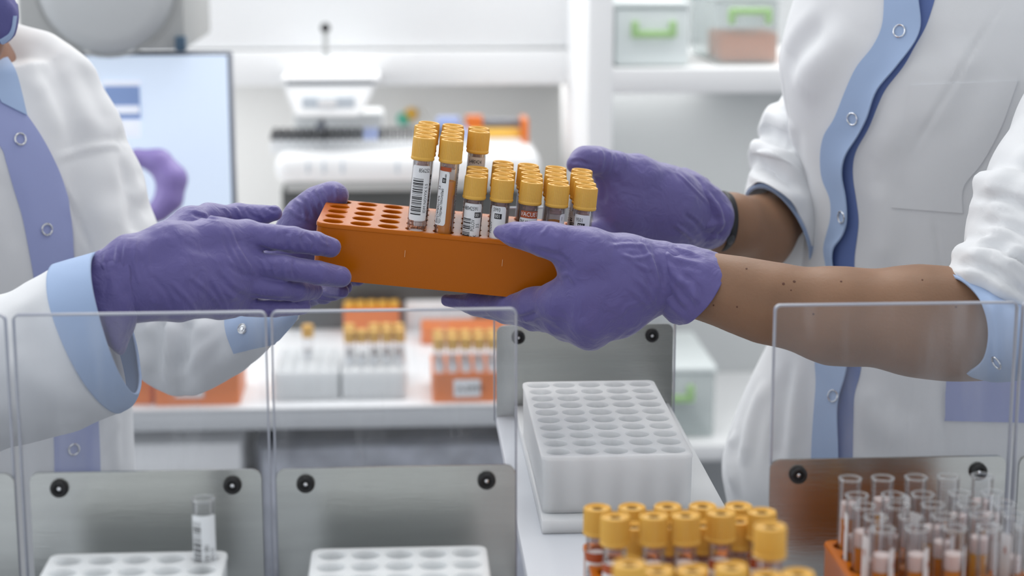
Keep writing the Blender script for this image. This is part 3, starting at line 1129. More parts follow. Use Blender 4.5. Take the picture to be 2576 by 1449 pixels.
# monitor, the grey machine over it, and the violet loop in front of it
t = empty('monitor', (PY(420, 560, 2.3)[0], 2.3, DZ), 'large pale blue lit monitor in a thin dark frame behind the left person', 'monitor')
pbox('frame', 60, 588, 134, 620, 2.315, 0.03, 'frame_grey', t, 0.003)
pbox('screen', 66, 578, 141, 610, 2.311, 0.004, 'screen_blue', t, 0.0005)
pbox('screen_picture', 262, 352, 205, 300, 2.309, 0.002, 'screen_print_blue', t, 0.0003)
pbox('screen_picture', 262, 350, 266, 286, 2.308, 0.002, 'screen_print_white', t, 0.0003)
pbox('screen_picture', 258, 353, 203, 216, 2.3075, 0.002, 'screen_print_white', t, 0.0003)
pbox('screen_picture', 262, 352, 302, 345, 2.308, 0.002, 'screen_print_white', t, 0.0003)
pbox('stand', 260, 380, 620, 900, 2.33, 0.05, 'frame_grey', t, 0.004)
t = pbox('equipment_hood', 40, 462, -200, 128, 2.25, 0.3, 'grey_mid', None, 0.006)
tag(t, 'grey equipment housing with a large round recess, above the monitor', 'machine')
c = PY(265, -40, 2.245)
bm = bmesh.new()
lathe_add(bm, [(0, 0.016), (0.062, 0.016), (0.072, 0.012), (0.080, 0.004), (0.084, -0.003)], 40)
disc = bobj('round_cover', bm, 'grey_panel', None)
disc.matrix_world = Matrix.Translation((c[0], 2.249, c[2])) @ Matrix.Rotation(radians(90), 4, 'X')
disc.parent = t
bm = bmesh.new()
torus_add(bm, 0.0865, 0.0018, Matrix.Identity(4), 40)
disc = bobj('seal_ring', bm, 'grey_mid', None)
disc.matrix_world = Matrix.Translation((c[0], 2.249, c[2])) @ Matrix.Rotation(radians(90), 4, 'X')
disc.parent = t
o = pbox('hinge', 440, 466, 92, 130, 2.24, 0.02, 'slot_blue', None, 0.002)
o.parent = t

fl = Field(0.003)
fl.chain([(345, 395, 2.2, 22), (400, 408, 2.2, 30), (432, 450, 2.2, 36), (425, 500, 2.2, 32), (400, 530, 2.2, 24), (360, 550, 2.2, 20)], 0.01)
V, Q = fl.mesh()
tag(mobj('violet_glove', V, Q, 'loop_violet'), 'blurred violet curved rubber glove beyond the left person, before the lit monitor', 'glove')

# ================================================================== SORTING MACHINE
TZ = 0.982
tm = empty('sorting_machine', (0.1, 0.85, 0), 'white floor-standing housing under the row of sample trays', 'machine')
box('housing', -0.45, 0.60, 0.42, 1.05, 0.0, TZ-0.022, 'grey_mid', tm, 0.01)
box('rail', -0.45, 0.60, 0.42, 1.02, TZ-0.022, TZ-0.014, 'desk_edge', tm)


def tray(x0, x1, Yp, label, extend=0.5, pane=True, px0=None, px1=None):
    r = empty('sample_tray', ((x0+x1)/2, 0.8, TZ-0.012), label, 'tray', 'pull-out sample trays')
    bm = bmesh.new()
    badd(bm, x0, x1, extend, Yp+0.008, TZ-0.010, TZ, 0.002)
    bobj('tray_floor', bm, 'tray_white', r)
    pz = 1.0602
    prism_y('back_plate', rrect(x0+0.0005, x1-0.0005, TZ-0.004, pz, 0.006), Yp-0.001, Yp+0.001, 'steel', r, 0.0003)
    xa, xb = (px0 if px0 is not None else x0-0.005), (px1 if px1 is not None else x1+0.0035)
    prism_y('acrylic_pane', rrect(xa+0.0006, xb-0.0006, TZ-0.008, 1.1590, 0.0032), Yp+0.0020, Yp+0.0055, 'acrylic', r)
    # polished rim of the pane, a part of its own: it catches the light
    bm = bmesh.new()
    o_ = rrect(xa, xb, TZ-0.008, 1.1596, 0.004)
    i_ = rrect(xa+0.0011, xb-0.0011, TZ-0.008, 1.1585, 0.003)
    va = [[bm.verts.new((x, y, z)) for x, z in pl_] for pl_ in (o_, i_) for y in (Yp+0.0018, Yp+0.0057)]
    n = len(o_)
    sk = {n-1-6, n-1-6-1}
    for i in range(n):
        j = (i+1) % n
        if o_[i][1] < TZ and o_[j][1] < TZ: continue
        bm.faces.new((va[0][i], va[0][j], va[2][j], va[2][i]))
        bm.faces.new((va[1][i], va[1][j], va[3][j], va[3][i]))
        bm.faces.new((va[0][i], va[0][j], va[1][j], va[1][i]))
        bm.faces.new((va[2][i], va[2][j], va[3][j], va[3][i]))
    bobj('pane_edge', bm, 'edge_acrylic', r)
    for dx in (0.0185, x1-x0-0.0185):
        mt = Matrix.Translation((x0+dx, Yp-0.001, pz-0.0098)) @ Matrix.Rotation(radians(90), 4, 'X')
        b_ = lathe('bumper', [(0.0056, 0), (0.0057, 0.0016), (0.0053, 0.0030), (0.0042, 0.0040), (0.0030, 0.0038), (0.0024, 0.0022), (0, 0.0020)],
                   'rubber_black', r, 28, mt)
        lathe('screw', [(0.0013, 0.0018), (0.0012, 0.0024), (0.0006, 0.0027), (0, 0.0027)], 'chrome', b_, 12, mt)
    return r


T = {}
T[0] = tray(-0.380, -0.2405, 1.1, 'sample tray at the far left edge, only its corner in view', px1=-0.2411)
T[1] = tray(-0.2320, -0.0890, 1.1, 'sample tray left of the middle, its pane below the left glove', px0=-0.2374, px1=-0.0840)
T[2] = tray(-0.0808, 0.0688, 1.1, 'sample tray in the middle, its pane under the held orange rack', px0=-0.0816, px1=0.0696)
T[3] = tray(0.0765, 0.2258, 1.49, 'sample tray pushed far back, with the white rack on it', px0=0.0745, px1=0.2280)
T[4] = tray(0.2288, 0.3815, 1.1, 'sample tray at the right, holding the orange rack of open tubes', px0=0.2300, px1=0.3845)
T[5] = tray(0.3890, 0.5300, 1.1, 'sample tray at the far right edge, only its corner in view', px0=0.3872, px1=0.533)

RH = 0.0405


def slot_rack(x, y, m, label, ny=10, cols=5):
    o = bobj('tube_rack', rack_bm(cols, ny, 0.02, 0.0083, 0.0125, 0.0125, RH), m, sharp=0.5)
    o.matrix_world = Matrix.Translation((x, y, TZ+0.001+RH))
    tag(o, label, 'rack', 'racks standing in the sample trays')
    return o


o = slot_rack(0.1053, 1.2145, 'rack_white', 'empty white rack of fifty holes on the tray pushed far back')
o.location.z = 1.0335
bm = bmesh.new()
badd(bm, 0.0922, 0.2225, 1.190, 1.487, TZ, 0.9922, 0.0012)
bobj('raised_platform', bm, 'rack_white', T[3])
slot_rack(-0.1995, 1.043-0.18, 'rack_white', 'white rack with one open tube, in the tray left of the middle')
slot_rack(-0.0445, 1.043-0.18, 'rack_white', 'empty white rack in the middle sample tray, cut by the picture edge')

# lone tube in the left white rack
LT = proto('open_tube', L=0.0730, cap=False, level=0, film=False, label=dict(a0=-75, a1=80, z0=0.020, z1=0.0640, bars=(-60, -10, 0.026, 0.060),
           texts=[('8550 1001', 0.0042, 28, 0.034, 1, 'ink'), ('BOL 5.5', 0.0032, 55, 0.036, 1, 'ink')]))
LT.location = (-0.1995+0.08, 1.043, TZ+0.0055)
tag(LT, 'open empty tube with a barcode label, alone in the left white rack', 'tube')

# orange rack of open tubes (right)
ORX, ORY = PY(2122, 1222, 1.055)[0], 1.040
slot_rack(ORX, ORY-0.18, 'rack_orange', 'orange rack holding open amber tubes, at the lower right')
random.seed(11)
ot = []
for v_ in range(4):
    lv, lq = ((0.050, 'serum'), (0.044, 'serum_deep'), (0.040, 'serum'), (0.052, 'serum_light'))[v_]
    ot.append(proto('open_tube', L=0.0745, cap=False, level=lv, liquid=lq, film=False, gel=(lv, lv+0.009) if v_ != 1 else None,
                    label=dict(a0=(28, 55, -110, 60)[v_], a1=(95, 120, -40, 110)[v_], z0=0.022, z1=0.064, texts=[('R', 0.006, (50, 75, -80, 80)[v_], 0.052, 0, 'ink_red')])))
used = set()
rown = ['rear', 'second', 'third', 'fourth', 'front']
for j in range(5):
    for i in range(5):
        v_ = (i*3+j*2+(i*j) % 3) % 4
        o = ot[v_] if v_ not in used else copy_tree(ot[v_])
        used.add(v_)
        y_ = ORY-j*0.02
        o.matrix_world = Matrix.Translation((ORX+i*0.02, y_, TZ+0.006+(0.004 if j == 0 else 0))) @ Matrix.Rotation(random.uniform(-.4, .4), 4, 'Z') @ Matrix.Rotation(random.uniform(-.02, .02), 4, 'Y')
        tag(o, 'open amber tube in the lower right orange rack, %s of the %s row' % (ord5[i], rown[j]), 'tube', 'open tubes in the orange rack')

# orange rack with yellow-capped tubes on the pushed-back tray, nearest the camera
FX = PY(1503, 1278, 1.05)[0]
slot_rack(FX+0.004, 0.865, 'rack_orange', 'orange rack under the blurred yellow-capped tubes at the bottom edge', ny=10)
ct = []
for v_ in range(3):
    ct.append(proto('sample_tube', L=0.070, level=0.040, liquid=('serum', 'serum_deep', 'serum')[v_], gel=(0.040, 0.047),
                    label=dict(a0=(-60, 10, -95)[v_], a1=(60, 100, 40)[v_], z0=0.012, z1=0.049, mat='paper', boxes=[((-60, 10, -95)[v_]+4, (60, 100, 40)[v_]-4, 0.043, 0.0485, 'ink_red')],
                               bars=((-40, 20, -80)[v_], (0, 60, -30)[v_], 0.014, 0.040)), seg=20))
caps_px = [(1503, 1276, 1.075, 'rear row'), (1590, 1274, 1.075, 'rear row'), (1680, 1272, 1.075, 'rear row'), (1768, 1271, 1.075, 'rear row'), (1858, 1271, 1.075, 'rear row'),
           (1548, 1298, 1.01, 'second row'), (1645, 1296, 1.01, 'second row'), (1725, 1294, 1.01, 'second row'), (1814, 1288, 1.02, 'second row'), (1917, 1286, 1.03, 'second row'),
           (1938, 1322, 0.925, 'third row'),
           (1584, 1416, 0.885, 'front row'), (1655, 1432, 0.905, 'front row'), (1742, 1431, 0.905, 'front row'), (1840, 1424, 0.895, 'front row'), (1930, 1447, 0.895, 'front row'), (2008, 1441, 0.895, 'front row')]
for i_, (a_, b_) in enumerate(((1596, 1322), (1686, 1320), (1770, 1318), (1862, 1308))):
    caps_px.append((a_, b_, 1.042, 'sunken rear row'))
low = proto('sample_tube', L=0.054, level=0.034, liquid='serum_light', seg=20)
low_used = False
used = set()
cnt = {}
for n_, (px, py, dd, rw) in enumerate(caps_px):
    v_ = (n_*7) % 3
    L_ = 0.070
    if rw.startswith('sunken'):
        o = copy_tree(low) if low_used else low
        low_used = True
        L_ = 0.054
    else:
        o = ct[v_] if v_ not in used else copy_tree(ct[v_])
        used.add(v_)
    P = D(px, py, dd)
    zb_ = P[2]-(L_-0.0115+0.0164)
    o.matrix_world = Matrix.Translation((P[0], P[1], zb_)) @ Matrix.Rotation(random.uniform(-.5, .5), 4, 'Z')
    cnt[rw] = cnt.get(rw, 0)+1
    lb = 'blurred yellow-capped tube at the bottom edge, %s from left in the %s' % (ord5[cnt[rw]-1], rw)
    if rw == 'third row': lb = 'large blurred yellow-capped tube, rightmost and nearest above the bottom front row'
    tag(o, lb, 'tube', 'yellow-capped tubes at the bottom edge')

# ================================================================== THE HELD RACK
ex = RT*0.9953-UP*0.0965-FW*(-0.0356)*0+FW*0.0356
ex = ex/np.linalg.norm(ex)
ey = (RT*(1224-1288)+UP*(724.5+309)+FW*F)
ey = ey/np.linalg.norm(ey)
ex = ex-ey*(ex@ey)
ex = ex/np.linalg.norm(ex)
ez = np.cross(ex, ey)
HO = D(838, 556, 1.330)
HP = 0.02005
HM = frame(HO, ex, ey, ez)
HR = bobj('tube_rack', rack_bm(10, 5, HP, 0.0073, 0.0118, 0.0105, 0.0415, cr=0.009, seg=24), 'rack_orange', sharp=0.5)
for (px, py) in ((1017, 642), (1263, 667)):
    box('scratch_mark', 0.0, 0.0004, -0.01065, -0.0104, 0, 0.005, 'scratch_light', HR)
    s_ = HR.children[-1]
    w_ = D(px, py, 1.32)-HO
    s_.location = (float(w_@ex), 0, float(w_@ez)-0.0025)
HR.matrix_world = HM
tag(HR, 'deep orange fifty-hole rack held in the air by four gloved hands', 'rack')

LV = 0.0
bar = dict
front = {
    (3, 0): dict(L=0.0995, level=0.036, liquid='gel', label=dict(a0=-62, a1=66, z0=0.0442, z1=0.0845, bars=(-48, 20, 0.0485, 0.0750),
                 texts=[('856252', 0.0041, -14, 0.0797, 0, 'ink'), ('IDM NOVYX 5.5', 0.0034, 52, 0.050, 1, 'ink', 0.9), ('456092', 0.0036, 2, 0.0380, 0, 'ink', 0.9), ('REF', 0.0022, -30, 0.0382, 0, 'ink', 0.9)],
                 boxes=[(-40, 44, 0.0432, 0.0434, 'ink'), (-36, -35, 0.0405, 0.0432, 'ink'), (-5, -4, 0.0405, 0.0432, 'ink'), (24, 25, 0.0405, 0.0432, 'ink')])),
    (4, 0): dict(L=0.0995, level=0.0745, liquid='serum', label=dict(a0=-100, a1=4, z0=0.0424, z1=0.0820,
                 texts=[('8', 0.0038, -24, 0.0775, 0, 'ink'), ('01', 0.0030, -34, 0.0742, 0, 'ink_white'), ('Вакутейнер/гель', 0.0036, -48, 0.0435, 1, 'ink'), ('Чоп Марина Миколаївна', 0.0034, -24, 0.0435, 1, 'ink', 0.64), ('5.5', 0.0036, -48, 0.0680, 1, 'ink')],
                 boxes=[(-40, -14, 0.0735, 0.0772, 'ink'), (-70, 12, 0.0821, 0.0850, 'ink_red')])),
    (5, 0): dict(L=0.0750, level=0.040, liquid='serum_deep', gel=(0.040, 0.055), label=dict(a0=-68, a1=64, z0=0.030, z1=0.0606, bars=(-62, -8, 0.034, 0.0496),
                 texts=[('48042591', 0.0041, -62, 0.0557, 0, 'ink'), ('001', 0.0038, 15, 0.0512, 0, 'ink_white'), ('POLOV', 0.0038, 16, 0.0405, 1, 'ink'), ('3.5', 0.0038, 48, 0.0430, 1, 'ink'), ('47', 0.0048, 6, 0.0345, 1, 'ink'), ('8K', 0.0036, 34, 0.0350, 1, 'ink')],
                 boxes=[(12, 58, 0.0505, 0.0545, 'ink')])),
    (6, 0): dict(L=0.0750, level=0.046, liquid='serum_deep', label=dict(a0=-72, a1=36, z0=0.030, z1=0.0605,
                 texts=[('5993', 0.0041, -48, 0.0566, 0, 'ink'), ('001', 0.0038, -32, 0.0520, 0, 'ink_white'), ('POLOV', 0.0038, -50, 0.0400, 1, 'ink'), ('3.5', 0.0038, 2, 0.0420, 1, 'ink')],
                 boxes=[(-36, 10, 0.0513, 0.0552, 'ink')])),
    (7, 0): dict(L=0.0750, level=0.046, liquid='serum_deep', label=dict(a0=-66, a1=66, z0=0.025, z1=0.0545,
                 texts=[('VACUET', 0.0045, -56, 0.0553, 0, 'ink_white', 0.84), ('79540137', 0.0041, -60, 0.0496, 0, 'ink')],
                 boxes=[(-58, 64, 0.0540, 0.0592, 'ink_red')])),
    (8, 0): dict(L=0.0750, level=0.0530, liquid='serum', label=dict(a0=26, a1=78, z0=0.022, z1=0.0592, texts=[('1', 0.004, 34, 0.0545, 0, 'ink')],
                 boxes=[(28, 42, 0.0475, 0.0520, 'ink')])),
    (9, 0): dict(L=0.0750, level=0.050, liquid='serum_deep', label=dict(a0=-74, a1=40, z0=0.022, z1=0.0602,
                 texts=[('9501', 0.0041, -52, 0.0550, 0, 'ink'), ('001', 0.0038, -34, 0.0508, 0, 'ink_white')],
                 boxes=[(-38, 8, 0.0501, 0.0541, 'ink')])),
    (5, 3): dict(L=0.0995, level=0.050, liquid='serum', gel=(0.05, 0.06), label=dict(a0=-68, a1=68, z0=0.040, z1=0.0855, mat='paper_beige',
                 texts=[('6480424', 0.0042, -54, 0.0806, 0, 'ink'), ('D', 0.0044, 44, 0.0750, 0, 'ink')])),
}
fname = {(3, 0): 'tall yellow-capped tube with wide barcode and 856252, front left in the held rack',
         (4, 0): 'tall yellow-capped tube with amber serum and rotated name label, front of the held rack',
         (5, 0): 'short yellow-capped tube labelled 48042591 001, front of the held rack',
         (6, 0): 'short yellow-capped tube labelled 5993 001, above the tip of the gloved thumb',
         (7, 0): 'short yellow-capped tube with a red band and 79540137, front of the held rack',
         (8, 0): 'short yellow-capped tube of amber serum, second from right in the front row',
         (9, 0): 'short yellow-capped tube labelled 9501 001, front right of the held rack',
         (5, 3): 'tall yellow-capped tube labelled 6480424 on a beige label, behind the short ones'}
for s in front.values():
    s.setdefault('seg', 32)
gen_t = [proto('sample_tube', L=0.0995, level=0.062, liquid='serum', gel=(0.062, 0.072), label=dict(a0=-100, a1=60, z0=0.036, z1=0.086, bars=(-90, -40, 0.04, 0.075))),
         proto('sample_tube', L=0.0995, level=0.066, liquid='serum_deep', gel=(0.066, 0.078), label=dict(a0=-40, a1=120, z0=0.036, z1=0.086, bars=(40, 90, 0.04, 0.075)))]
gen_s = [proto('sample_tube', L=0.0750, level=0.046, liquid='serum', gel=(0.046, 0.058), label=dict(a0=-100, a1=40, z0=0.022, z1=0.055, bars=(-90, -40, 0.03, 0.05))),
         proto('sample_tube', L=0.0750, level=0.042, liquid='serum_deep', gel=(0.042, 0.056), label=dict(a0=-30, a1=110, z0=0.022, z1=0.055, bars=(40, 90, 0.03, 0.05))),
         proto('sample_tube', L=0.0750, level=0.048, liquid='serum', gel=(0.048, 0.058), label=dict(a0=60, a1=170, z0=0.022, z1=0.055, bars=(70, 110, 0.03, 0.05)))]
uset = {}
depthn = ['front', 'second row', 'middle row', 'fourth row', 'rear row']
coln = {3: 'leftmost filled column', 4: 'second filled column', 5: 'third filled column', 6: 'fourth filled column', 7: 'fifth filled column', 8: 'sixth filled column', 9: 'rightmost column'}
random.seed(5)
for i in range(3, 10):
    for j in range(5):
        tall = i < 5 or (i == 5 and j >= 3)
        if (i, j) in front:
            o = proto('sample_tube', **front[(i, j)])
            lb = fname[(i, j)]
            rz = 0
        else:
            fam = gen_t if tall else gen_s
            k = (i*2+j*3) % len(fam)
            key = (tall, k)
            o = fam[k] if key not in uset else copy_tree(fam[k])
            uset[key] = 1
            lb = '%s yellow-capped tube in the held rack, %s, %s' % ('tall' if tall else 'short', depthn[j], coln[i])
            rz = random.uniform(-0.6, 0.6)
        lean = random.uniform(-0.008, 0.008) if (i, j) in front else random.uniform(-0.012, 0.012)
        base = Matrix.Translation((i*HP, j*HP, -0.0368))
        o.matrix_world = HM @ base @ Matrix.Rotation(lean, 4, 'Y') @ Matrix.Rotation(rz, 4, 'Z')
        tag(o, lb, 'tube', 'yellow-capped tubes in the held orange rack')

# ================================================================== PEOPLE
def col_rows(tab, side, Yc, a, b):
    """tab: (pixel row, pixel column of the outline) -> column rows; side -1: the outline is the left one"""
    out = []
    for r in tab:
        py, px = r[0], r[1]
        aa, bb = (r[2], r[3]) if len(r) > 2 else (a, b)
        P = PY(px, py, Yc)
        c = P-side*RT*aa
        out.append((float(P[2]), (float(c[0]), float(c[1])), aa, bb))
    # finer, smooth rows
    out.sort(key=lambda r: r[0])
    flat = smooth_path([(r[0], r[1][0], r[1][1], r[2], r[3]) for r in out], 60)
    return [(r[0], (r[1], r[2]), r[3], r[4]) for r in flat]


def add_head(f, c, face, s=1.0):
    """skull, jaw, nose, brow, lips and ears around the head centre c, looking along face"""
    c = np.array(c, float)
    face = np.array(face, float)/np.linalg.norm(face)
    up = np.array([0, 0, 1.0])
    sd = np.cross(face, up)
    P = lambda a, b, z: c+(face*a+sd*b+up*z)*s
    f.cone(P(-0.02, 0, 0.03), P(0.005, 0, 0.035), 0.088*s, 0.082*s, 0.01)
    f.cone(P(0.02, 0, 0.0), P(0.045, 0, -0.075), 0.068*s, 0.034*s, 0.02)
    f.cone(P(0.085, 0, 0.02), P(0.108, 0, -0.012), 0.008*s, 0.012*s, 0.008)
    f.cone(P(0.078, -0.03, 0.032), P(0.078, 0.03, 0.032), 0.011*s, 0.011*s, 0.012)
    f.cone(P(0.083, -0.018, -0.045), P(0.083, 0.018, -0.045), 0.007*s, 0.007*s, 0.005)
    f.cone(P(0.080, -0.014, -0.057), P(0.080, 0.014, -0.057), 0.007*s, 0.007*s, 0.004)
    for b in (-1, 1):
        f.cone(P(0.0, b*0.082, 0.018), P(-0.005, b*0.084, -0.018), 0.013*s, 0.009*s, 0.005)
        f.cone(P(0.085, b*0.032, 0.015), P(0.085, b*0.034, 0.015), 0.010*s, 0.010*s, 0.003, 'sub')
        f.cone(P(0.070, b*0.032, 0.014), P(0.070, b*0.033, 0.014), 0.013*s, 0.013*s, 0.002)


def legs(f, hip, dx, y):
    for s in (-1, 1):
        f.cone((hip[0]+s*dx, hip[1], 0.86), (hip[0]+s*dx, y, 0.48), 0.085, 0.068, 0.03)
        f.cone((hip[0]+s*dx, y, 0.48), (hip[0]+s*dx, y, 0.07), 0.068, 0.055, 0.01)


def finish(name, f, m, parent, amp=0.0, s=20, seed=1, cur=(), stretch=(1, 1, 1)):
    V, Q = f.mesh()
    if amp: V = folds(V, Q, amp, s, seed, stretch)
    if cur: V = creases(V, Q, cur)
    return mobj(name, V, Q, m, parent), V, Q


# ---------------------------------------------------------------- left person
LP_C = PY(-150, 700, 1.60)
LP = empty('person', (LP_C[0], LP_C[1], 0), 'person at the left in white coat and violet gloves, holding the rack', 'person')

f = Field(0.0032)
f.column(col_rows([(150, 130, 0.15, 0.11), (300, 205, 0.17, 0.125), (500, 255, 0.18, 0.13), (700, 292, 0.18, 0.13), (900, 318, 0.18, 0.13), (1030, 326, 0.18, 0.13),
                   (1182, 332, 0.185, 0.135), (1450, 345, 0.19, 0.14), (1900, 350, 0.20, 0.15)], 1, 1.60, 0.18, 0.13), 0.01)
f.chain([(-560, 190, 1.60, 120), (-300, 150, 1.60, 140), (0, 165, 1.60, 104), (95, 168, 1.60, 80), (168, 205, 1.60, 66), (198, 330, 1.60, 98), (240, 470, 1.60, 112), (280, 600, 1.59, 108), (320, 705, 1.58, 116)], 0.016)
f.chain([(-560, 190, 1.58, 120), (-560, 500, 1.42, 165), (-500, 800, 1.30, 180)], 0.02)
cur = [([(92, 190), (120, 260), (165, 350)], 0.0020, 0.0115), ([(140, 150), (185, 240), (235, 345)], 0.0025, 0.0115),
       ([(70, 110), (85, 180), (95, 260)], 0.0015, 0.0092), ([(200, 150), (240, 240), (275, 330)], -0.0020, 0.0115),
       ([(135, 402), (180, 385), (230, 372), (300, 366), (345, 372)], 0.0016, 0.0035),
       ([(150, 452), (190, 540), (235, 650)], -0.0016, 0.0025), ([(305, 380), (325, 480), (342, 600)], -0.0035, 0.007),
       ([(330, 330), (310, 350), (300, 372)], -0.0020, 0.0069), ([(330, 500), (365, 480), (395, 500)], 0.0025, 0.0092),
       ([(390, 490), (350, 540), (340, 590)], -0.0020, 0.0092), ([(0, 430), (30, 520), (45, 640)], -0.0015, 0.0092),
       ([(180, 480), (230, 520), (300, 560)], 0.0015, 0.0138), ([(240, 400), (265, 500), (280, 620)], 0.0015, 0.0138),
       ([(160, 1060), (200, 1120), (210, 1200)], 0.0015, 0.0115), ([(300, 1040), (290, 1100), (296, 1200)], 0.0015, 0.0080)]
coatL, V, Q = finish('lab_coat', f, 'coat_white', LP, 0.0010, 10, 2, cur, (1, 1, 0.4))
bL = bvh_of(V, Q)
pl_l = [(-60, 300), (0, 368), (15, 407), (35, 477), (55, 542), (70, 616), (87, 710), (118, 900), (135, 1090), (137, 1260)]
pl_r = [(-30, 205), (0, 226), (30, 248), (65, 293), (99, 343), (129, 398), (154, 457), (169, 517), (179, 571), (187, 650), (200, 760), (225, 900), (243, 1060), (249, 1260)]


def even(a, b):
    return a, b


plk, bP = strip_on('placket', bL, pl_l, pl_r, 'coat_blue_violet', coatL, 90, 12, 0.0012, 0.0015, 0.0015)
strip_on('collar', bL, [(-90, 90), (-60, 150), (-30, 205), (0, 260)], [(-10, 125), (12, 142), (36, 190), (62, 292)], 'coat_blue', coatL, 24, 8, 0.004)
for p_ in ((50, 350), (117, 577), (185, 1130)): snap(bP, p_[0], p_[1], plk, 0.0047, 0.0010)

# far sleeve of the left person, from the elbow to the turned cuff
sl, V, Q = ringloft('sleeve', [(322, 660, 332, 880, 1.57, 0.040, -4, 0), (352, 660, 352, 945, 1.555, 0.047, 0, 0), (420, 690, 420, 990, 1.53, 0.047, 0, 0), (500, 730, 500, 993, 1.50, 0.046, 6, 0),
                             (570, 752, 575, 952, 1.475, 0.042, 8, 0), (640, 762, 655, 900, 1.45, 0.036, 14, 0), (745, 766, 750, 800, 1.425, 0.028, 18, 0)], 'coat_white', coatL, 60, 96, 0.002, 0.0022, 34, 4,
                    curves=[([(385, 800), (372, 860), (380, 960)], 0.005, 0.007), ([(352, 800), (350, 880), (365, 950)], 0.004, 0.006), ([(425, 800), (430, 870), (420, 985)], 0.005, 0.008),
                            ([(468, 800), (462, 850), (455, 960)], -0.004, 0.008), ([(400, 810), (415, 840), (410, 900)], -0.004, 0.006),
                            ([(520, 800), (505, 880), (510, 985)], 0.004, 0.009), ([(440, 960), (500, 900), (560, 830)], 0.002, 0.005)])
bS = bvh_of(V, Q)
cf, bC = strip_on('cuff', bS, [(565, 770), (570, 830), (590, 888)], [(756, 772), (748, 792), (692, 858)], 'coat_blue', sl, 30, 20, 0.0018, 0.001)
snap(bC, 610, 827, cf, 0.0036, 0.0008, disc=True)

# near sleeve with its wide cuff
sn, V, Q = ringloft('sleeve', [(-520, 640, -480, 1140, 1.30, 0.060, 0, 0), (-300, 720, -280, 1190, 1.27, 0.060, 0, 0), (-100, 742, -90, 1160, 1.25, 0.058, 0, 0), (10, 735, 20, 1128, 1.245, 0.055, -5, 0),
                             (80, 704, 150, 1092, 1.245, 0.052, -12, 0), (150, 664, 300, 1040, 1.245, 0.050, -20, 0)], 'coat_white', coatL, 60, 96, 0.002, 0.0016, 30, 8,
                    curves=[([(10, 900), (80, 940), (200, 1040)], 0.003, 0.012), ([(60, 760), (100, 850), (160, 960)], -0.003, 0.012)])
ringloft('cuff', [(142, 664, 300, 1040, 1.245, 0.0520, -20, 0), (180, 652, 322, 1028, 1.245, 0.0520, -20, 0), (212, 642, 336, 1012, 1.245, 0.0515, -10, 0), (240, 633, 346, 992, 1.245, 0.0510, 3, 0)],
         'coat_blue', sn, 20, 96, 0.0022, 0.0006, 30, 9)

# skin: head, neck, arms
f = Field(0.0038)
hc = D(-215, -170, 1.53)
add_head(f, hc, RT*0.75-FW*0.35)
f.chain([(-170, 60, 1.52, 140), (-80, 92, 1.50, 88), (-200, 240, 1.58, 150)], 0.004)
f.chain([(-560, 230, 1.60, 100), (-200, 220, 1.60, 150), (150, 230, 1.60, 70)], 0.03)
f.chain([(150, 230, 1.60, 70), (250, 470, 1.60, 80), (325, 700, 1.58, 75), (480, 840, 1.52, 65), (620, 800, 1.47, 52), (700, 760, 1.455, 48)], 0.02)
f.chain([(-560, 230, 1.58, 100), (-560, 500, 1.42, 110), (-460, 880, 1.29, 90), (-100, 880, 1.255, 80), (60, 820, 1.245, 66), (200, 740, 1.248, 50), (330, 690, 1.255, 30)], 0.02)
f.chain([(-140, 300, 1.60, 260), (-130, 900, 1.60, 260)], 0.03)
finish('body', f, 'skin_dark', LP)
f = Field(0.0038)
f.cone(hc+np.array([-0.015, 0, 0.03]), hc+np.array([-0.01, 0, 0.035]), 0.097, 0.095, 0.01)
f.chain([(-120, -220, 1.50, 130), (-40, -150, 1.49, 84), (-38, -40, 1.487, 81), (-28, 25, 1.485, 70), (-8, 66, 1.484, 42), (6, 84, 1.484, 26)], 0.008)
f.cone(hc+np.array(RT*0.13-FW*0.05)+np.array([0, 0, -0.02]), hc+np.array(RT*0.15-FW*0.06)+np.array([0, 0, -0.06]), 0.06, 0.05, 0.004, 'sub')
hd, V, Q = finish('hood', f, 'hood_blue', LP, 0.002, 40, 3)
lo, bX = strip_on('hood_trim', bvh_of(V, Q), [(40, 40), (36, 72), (27, 94), (5, 112)], [(33, 40), (29, 68), (20, 86), (-2, 100)], 'coat_blue', hd, 30, 4, 0.001, 0, 0.001)
f = Field(0.007)
legs(f, (LP_C[0]-0.03, LP_C[1]+0.02), 0.068, LP_C[1])
finish('trousers', f, 'trousers', LP)
for s_ in (-1, 1):
    f = Field(0.006)
    f.cone((LP_C[0]-0.03+s_*0.075-0.02, LP_C[1]+0.02, 0.045), (LP_C[0]-0.03+s_*0.075+0.13, LP_C[1]-0.05, 0.032), 0.044, 0.031, 0.01)
    finish('shoe', f, 'shoe', LP)

# gloves. Numbers: pixel x, y, distance from the camera (m), radius in pixels
HH = 0.00125
f = Field(HH)
k = 0.010
f.chain([(250, 690, 1.245, 50), (330, 655, 1.25, 58), (430, 620, 1.262, 58), (540, 600, 1.278, 48), (622, 592, 1.29, 41)], k)
f.chain([(262, 740, 1.245, 46), (340, 715, 1.25, 58), (450, 690, 1.258, 56), (560, 668, 1.275, 44), (640, 664, 1.287, 34)], k)
f.chain([(272, 760, 1.25, 42), (350, 745, 1.253, 50), (450, 740, 1.26, 52), (560, 722, 1.275, 42), (625, 716, 1.288, 33)], k)
f.chain([(350, 755, 1.257, 45), (450, 757, 1.266, 40), (560, 762, 1.283, 34), (620, 772, 1.296, 24)], k)
f.chain([(622, 592, 1.29, 38), (680, 597, 1.290, 32), (740, 603, 1.292, 32), (795, 612, 1.299, 29), (832, 622, 1.3075, 25)], 0.0015)      # index
